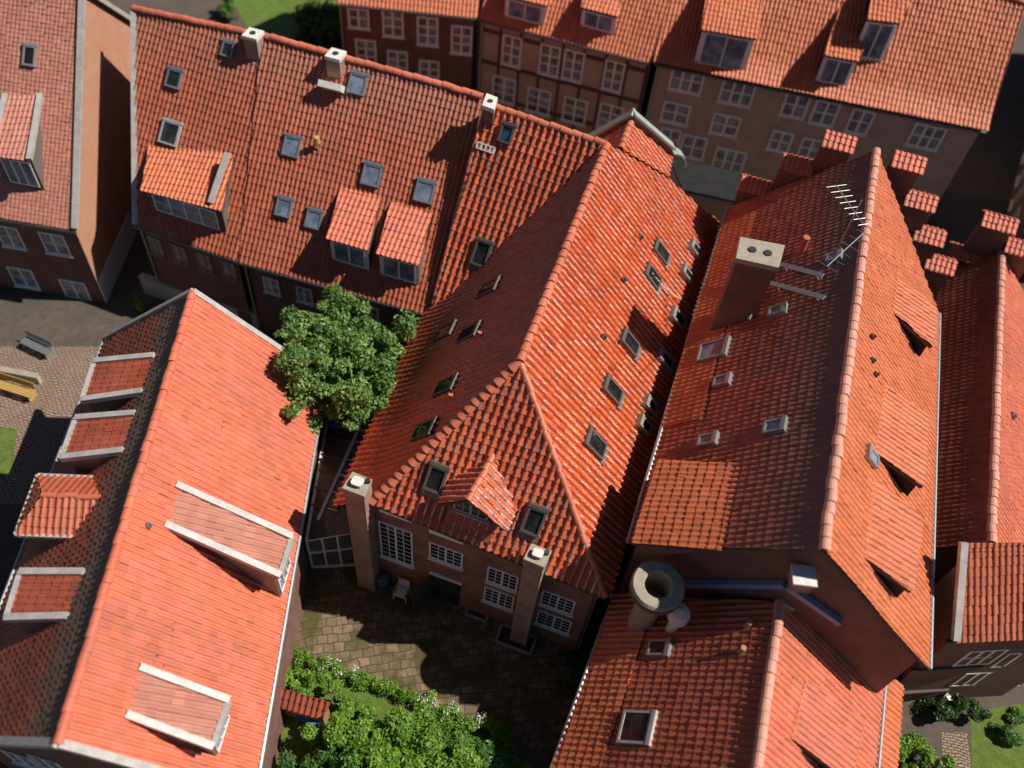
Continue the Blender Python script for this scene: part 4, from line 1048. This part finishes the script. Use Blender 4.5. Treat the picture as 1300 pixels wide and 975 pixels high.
T3 = row_house('row_house', 'wide terraced house with rust red roof, twin dormers and a yellow knob on the slope', (304, 332), (553, 402), 5.2, 44, 9, 't_rust', 'br_dark', tl=(334, 46), tr=(613, 124))
r_ = T3['root']; pl = T3['pl']
for U1, U2, L1, L2 in (((433, 240), (484, 251), (415, 303), (467, 318)), ((497, 257), (549, 270), (478, 322), (532, 337))):
    shed_dormer(r_, pl, U2, U1, L2, L1, 16, 't_pink', wall='white', win=(2, 1), cheek='lead')
for px, py, s_ in ((372, 187, .8), (473, 223, .85), (540, 244, .85), (362, 264, .75), (400, 279, .75), (455, 108, .8), (423, 82, .5)): skylight(r_, pl, px, py, s_, s_*1.1, 'zinc', 'glass_dormer', T3['b']-T3['a'], apron=False)
c = on(404, 192, pl); k = MB(); k.tube(c, c+Z*.5, .05, .05, 8); k.tube(c+Z*.5, c+Z*.78, .16, .12, 10); k.build('vent_knob', M['ochre'], r_)
def ridge_chimney(parent, px, py, z, w_, zb, mat='br_chim'):
    c = P(px, py, z); x_ = Vector((.97, -.22, 0))*w_; y_ = Vector((.22, .97, 0))*w_
    o, ct, ex, ey = chimney(parent, [c-x_-y_, c+x_-y_, c+x_+y_, c-x_+y_], z, mat=mat, capmat='capwhite', zb=zb)
    k = MB(); k.tube(ct, ct+Z*.04, w_*.4, w_*.4, 12); k.build('flue', M['black'], o); return o
ridge_chimney(r_, 426, 68, 12.5, .33, 10.5)
k = MB(); c = on(424, 112, pl); u, v, n = basis(pl, T3['b']-T3['a']); k.box(c+n*.3, u*.55, v*.14, n*.28); k.build('dormer_hood', M['capwhite'], r_)
T2 = row_house('row_house', 'terraced house with broad shed dormer and white roof window between tall gable and rust roof', (172, 286), (303, 331), 5.2, 44, 9, 't_rust', 'br_dark', tl=(170, 12), tr=(333, 47))
r_ = T2['root']; pl = T2['pl']
shed_dormer(r_, pl, (298, 197), (190, 184), (282, 268), (180, 242), 18, 't_orange', wall='br_dark', win=(4, 2), cheek='lead')
k = MB(); k.beam(on(299, 198, pl)+basis(pl)[2]*.75, on(286, 262, pl)+basis(pl)[2]*1.3, .22, .2); k.build('verge_trim', M['pale_zinc'], r_)
for px, py, s_, m_ in ((223, 101, .75, 'zinc'), (218, 170, .95, 'pale_zinc'), (291, 64, .6, 'zinc')): skylight(r_, pl, px, py, s_, s_*1.1, m_, 'glass_sky', T2['b']-T2['a'], apron=False)
ridge_chimney(r_, 321, 42, 12.5, .33, 10.5)
for i in range(4): window(r_, on(198+31*i, 312+10*i, T2['wp']), T2['wp'][2], .75, 1.1, 2, 1, 2, nrm=T2['wp'][1], pane='glass_net', frame='tan')
for i in range(5): window(T3['root'], on(345+42*i, 362+12*i, T3['wp']), T3['wp'][2], .8, 1.0, 2, 1, 2, nrm=T3['wp'][1], pane='glass_net')
k = MB(); k.beam(T2['a']+Z*.06, T2['d']+Z*.06, .26, .16); k.build('verge_trim', M['pale_zinc'], r_)

# --- far left house with the sunlit gable wall
a, b = P(0, 276, 5.2), P(96, 292, 5.2); top = P(105, 0, 12.3); pl = plane(a, b, top)
fl_ = thing('corner_house', 'house with pale pink tiled roof and tall orange gable wall in the top left corner', 'house', Vector((b.x-2, b.y+4, 0)))
v_ = (top-b).normalized(); tt = b+v_*((top-b).length*1.04); lf = a-(b-a)*1.2; lt = lf+(tt-b)
tiles('front_slope', [lf, b, tt, lt], fl_, 't_pale', along=(b-a), amp=.02, colw=.2, course=.2, lap=.02)
bk = tt+Vector((v_.x, v_.y, 0)).normalized()*7-Z*7; lbk = bk+(lt-tt)
tiles('rear_slope', [tt, lt, lbk, bk], fl_, 't_pale', along=(b-a), amp=.02, colw=.2, course=.2, lap=.02)
ring = [lf-Z*.1, b-Z*.1, tt-Z*.15, bk-Z*.1, lbk-Z*.1, lt-Z*.15]
ring = inset(ring, .12)
wm = MB()
k_ = len(ring)
for i in range(k_):
    p, q = ring[i], ring[(i+1) % k_]; wm.face([Vector((p.x, p.y, 0)), Vector((q.x, q.y, 0)), q, p], 1 if i in (1, 2) else 0)
wm.build('wall', [M['br_dark'], M['br_gable']], fl_)
k = MB(); k.beam(b+Z*.1, tt+Z*.1, .26, .22); k.beam(tt+Z*.1, bk+Z*.1, .26, .222); k.build('verge_trim', M['pale_zinc'], fl_)
k = MB(); k.beam(lf-Z*.05-v_*.08, b-Z*.05-v_*.08, .16, .14); k.build('gutter', M['gutter'], fl_)
shed_dormer(fl_, pl, (52, 122), (8, 122), (38, 205), (-10, 198), 17, 't_pale', wall='wood', win=(3, 1), trim=1, cheek='lead')
skylight(fl_, pl, 40, 72, .6, .9, 'greyframe', 'glass', b-a, apron=False)
wp = vplane(a, b, .12)
for px, py, w_ in ((13, 300, 1.15), (70, 309, 1.25), (30, 352, 1.3), (96, 368, 1.35), (-30, 340, 1.3), (15, 398, 1.3)): window(fl_, on(px, py, wp), wp[2], w_, 1.35, 2, 1, 2, nrm=wp[1], pane='glass_net')
k = MB(); gn = Vector((v_.y, -v_.x, 0)).normalized(); p0 = Vector((ring[1].x, ring[1].y, .75)); p1 = Vector((ring[3].x, ring[3].y, .75)); k.beam(p0+gn*.03, lerp(p0, p1, .35)+gn*.03, .06, 1.5); k.build('white_plinth', M['white'], fl_)

# --- street front at the top
def street_house(name, label, eL, eR, Ze, pitch, length, mat, wall, wins, beams=(), pane='glass_net', **kw):
    d = row_house(name, label, eL, eR, Ze, pitch, length, mat, wall, **kw)
    wp_ = d['wp']
    for px, py, w_, h_, cs_, ny_ in wins: window(d['root'], on(px, py, wp_), wp_[2], w_*1.22, h_*1.12, cs_, 1, ny_, nrm=wp_[1], pane=pane, fw=.11, depth=.09)
    if beams:
        mb_ = MB(); a_, b_ = d['a'], d['b']; n_ = wp_[1]
        for zz in beams: mb_.beam(Vector((a_.x, a_.y, zz))-n_*.2, Vector((b_.x, b_.y, zz))-n_*.2, .1, .2)
        for i in range(9):
            p_ = lerp(a_, b_, (i+.02)/8.05); mb_.beam(Vector((p_.x, p_.y, .3))-n_*.203, Vector((p_.x, p_.y, Ze-.25))-n_*.203, .14, .09, up=n_)
        mb_.build('timber_frame', M['wood'], d['root'])
    return d
S1 = street_house('street_house', 'dark red brick street house with four tall windows at the top edge', (428, 4), (606, 23), 7.6, 46, 8, 't_orange', 'br_dark',
    [(455, 17, 1.0, 1.6, 2, 3), (499, 28, 1.0, 1.6, 2, 3), (543, 39, 1.0, 1.6, 2, 3), (586, 50, 1.0, 1.6, 2, 3), (465, 66, 1.0, 1.5, 2, 3), (505, 80, 1.0, 1.5, 2, 3), (545, 92, 1.0, 1.5, 2, 3)])
S2 = street_house('street_house', 'brown timber framed street house behind the far ridge of the courtyard house', (608, 24), (826, 80), 7.6, 46, 8, 't_orange', 'br_brown',
    [(650, 64, .95, 1.7, 2, 3), (698, 76, 1.0, 1.7, 2, 3), (728, 83, 1.0, 1.7, 2, 3), (779, 96, .95, 1.7, 2, 3), (640, 113, 1.2, 1.5, 2, 3), (684, 128, 1.2, 1.5, 2, 3), (730, 140, 1.2, 1.5, 2, 3), (775, 148, 1.2, 1.5, 2, 3)], beams=(6.9, 4.9, 2.6))
for U1, U2, L1, L2 in (((700, -40), (650, -50), (695, 8), (640, -5)), ((790, -20), (745, -30), (785, 22), (738, 10))):
    shed_dormer(S2['root'], S2['pl'], U1, U2, L1, L2, 20, 't_orange', wall='white', win=(2, 1), cheek='lead')
S3 = street_house('street_house', 'long brown brick street house with orange roof and three dormers, top right', (830, 80), (1252, 167), 7.6, 45, 9, 't_orange', 'br_brown',
    [(872, 101, 1.5, 1.35, 3, 2), (936, 117, 1.5, 1.35, 3, 2), (1010, 133, 1.1, 1.35, 2, 2), (1047, 143, 1.1, 1.35, 2, 2), (1092, 154, 1.0, 1.35, 2, 2), (1176, 173, 1.4, 1.3, 3, 2),
     (858, 143, 1.3, 1.2, 2, 2), (921, 158, 1.3, 1.2, 2, 2), (991, 179, 1.0, 1.2, 2, 2), (1029, 188, 1.0, 1.2, 2, 2), (880, 186, 1.2, 1.4, 2, 2), (925, 205, 1.5, 1.6, 3, 2), (850, 176, 1.0, 1.3, 2, 2)], kick=(.3, 1.6), tr=(1302, 5))
for U1, U2, L1, L2 in (((970, -28), (902, -40), (962, 50), (890, 38)), ((1112, 20), (1066, 10), (1090, 78), (1046, 70)), ((1180, -50), (1120, -60), (1143, 30), (1100, 25))):
    shed_dormer(S3['root'], S3['pl'], U1, U2, L1, L2, 18, 't_orange', wall='white', win=(2, 1), cheek='slate')

p0, p1 = P(1262, 330, 0), P(1330, 70, 0); hx = Vector((1, -.1, 0)).normalized()
dk = thing('corner_house', 'tall dark house wall in shade beyond the street at the top right corner', 'house', Vector((p0.x+4, p0.y+6, 0)))
rg4 = [Vector((q.x, q.y, 9.5)) for q in (p0, p0+hx*9, p1+hx*9, p1)]
walls('wall', rg4, dk, 'br_dark')
m0, m1 = (rg4[0]+rg4[1])/2+Z*4.5, (rg4[2]+rg4[3])/2+Z*4.5; dx = (m1-m0)
tiles('left_slope', [m0, m1, rg4[3], rg4[0]], dk, 't_rust', along=dx); tiles('right_slope', [m0, m1, rg4[2], rg4[1]], dk, 't_rust', along=dx)
caps('ridge_cap', [m0+up, m1+up], dk, r=.17, mat='t_pink')
ln_ = Vector((p0.y-p1.y, p1.x-p0.x, 0)).normalized(); ln_ = -ln_ if ln_.x > 0 else ln_; lt_ = (p1-p0).normalized()
for i in range(5):
    for zz in (1.6, 4.4, 7.2): window(dk, Vector((p0.x, p0.y, 0))+lt_*(1.8+2.6*i)+Z*zz+ln_*.01, lt_, 1.1, 1.6, 2, 1, 3, nrm=ln_, pane='glass_sky')

# ================================================================== GARDEN WALLS, SMALL THINGS, LEFT YARD
def wall_thing(label, p, q, h, w_, mat, name='garden_wall'):
    p, q = Vector((p.x, p.y, 0)), Vector((q.x, q.y, 0)); t_ = thing(name, label, 'wall', p)
    mb = MB(); mb.beam(p+Z*h/2, q+Z*h/2, w_, h); mb.build('masonry', M[mat], t_)
    mb = MB(); mb.beam(p+Z*(h+.04), q+Z*(h+.04), w_+.1, .08); mb.build('coping', M['capstone'], t_)
    return t_
wall_thing('cream garden wall below the terraced house with the broad dormer', P(178, 350, 1.2), P(342, 402, 1.2), 1.2, .25, 'cream')
wall_thing('low white edged wall on the left side of the courtyard', P(372, 725, .8), P(352, 822, .8), .8, .2, 'cream')
wall_thing('low pale wall beside the small lawn at the left edge', P(-20, 465, .5), P(48, 478, .5), .5, .2, 'cream')
def bench(px, py, rz, label, mat, name='garden_bench', ln=.75):
    c = P(px, py, 0); t_ = thing(name, label, 'bench', c); x_ = Vector((math.cos(rz), math.sin(rz), 0)); y_ = Vector((-x_.y, x_.x, 0))
    mb = MB()
    for i in range(4): mb.box(c+y_*(-.18+.12*i)+Z*.45, x_*ln, y_*.05, Z*.02)
    mb.build('seat', M[mat], t_); mb = MB()
    for i in range(3): mb.box(c+y_*(.27+.02*i)+Z*(.58+.14*i), x_*ln, y_*.015, Z*.05)
    mb.build('backrest', M[mat], t_)
    for s in (-1, 1): mb = MB(); mb.box(c+x_*ln*.85*s+y_*.02+Z*.22, x_*.03, y_*.24, Z*.22); mb.build('leg', M[mat], t_)
bench(22, 500, math.radians(-12), 'ochre yellow garden bench on the pink paved yard at the left edge', 'ochre', ln=1.0)
bench(50, 446, math.radians(-20), 'grey wooden bench in the shade below the corner house', 'zinc', ln=.8)
for i, (px, py, lab, R_) in enumerate(((178, 378, 'small green bush at the foot of the white plinth by the corner house', (.5, .5, .6)), (303, 365, 'yellow green bush on the terrace behind the pink roofed house', (.45, .5, .7)))):
    shrub('shrub', lab, px, py, 1.0, R_, 8, 'leaf_lime', 50+i, per=160)
shrub('small_tree', 'dark green tree beside the lawn at the top edge', 398, 25, 3.5, (2.6, 2.6, 2.4), 60, 'leaf_dark', 60, size=.14, per=200)
shrub('shrub', 'olive bush on the lawn behind the terraced row at the top', 298, 8, 1.0, (1.2, 1.2, .9), 10, 'leaf', 61, size=.12, per=200)
shrub('shrub', 'round lime green bush beside the path in the bottom right corner', 1163, 960, 1.1, (1.2, 1.2, 1.0), 30, 'leaf_lime', 62)
shrub('shrub', 'dark bush against the timber framed house in the bottom right corner', 1225, 905, .9, (1.5, .9, .8), 26, 'leaf_dark', 63)
shrub('shrub', 'pale green bush on the lawn at the right edge', 1285, 925, .5, (1.0, .8, .5), 20, 'leaf', 64)
garden_chair(1202, 895, .4, 'pale garden chair standing by the path near the timber framed house')
shrub('shrub', 'dark climbing shrub in the narrow alley beside the red gabled house', 1176, 505, 3.2, (.6, 1.5, .8), 12, 'leaf_dark', 65)
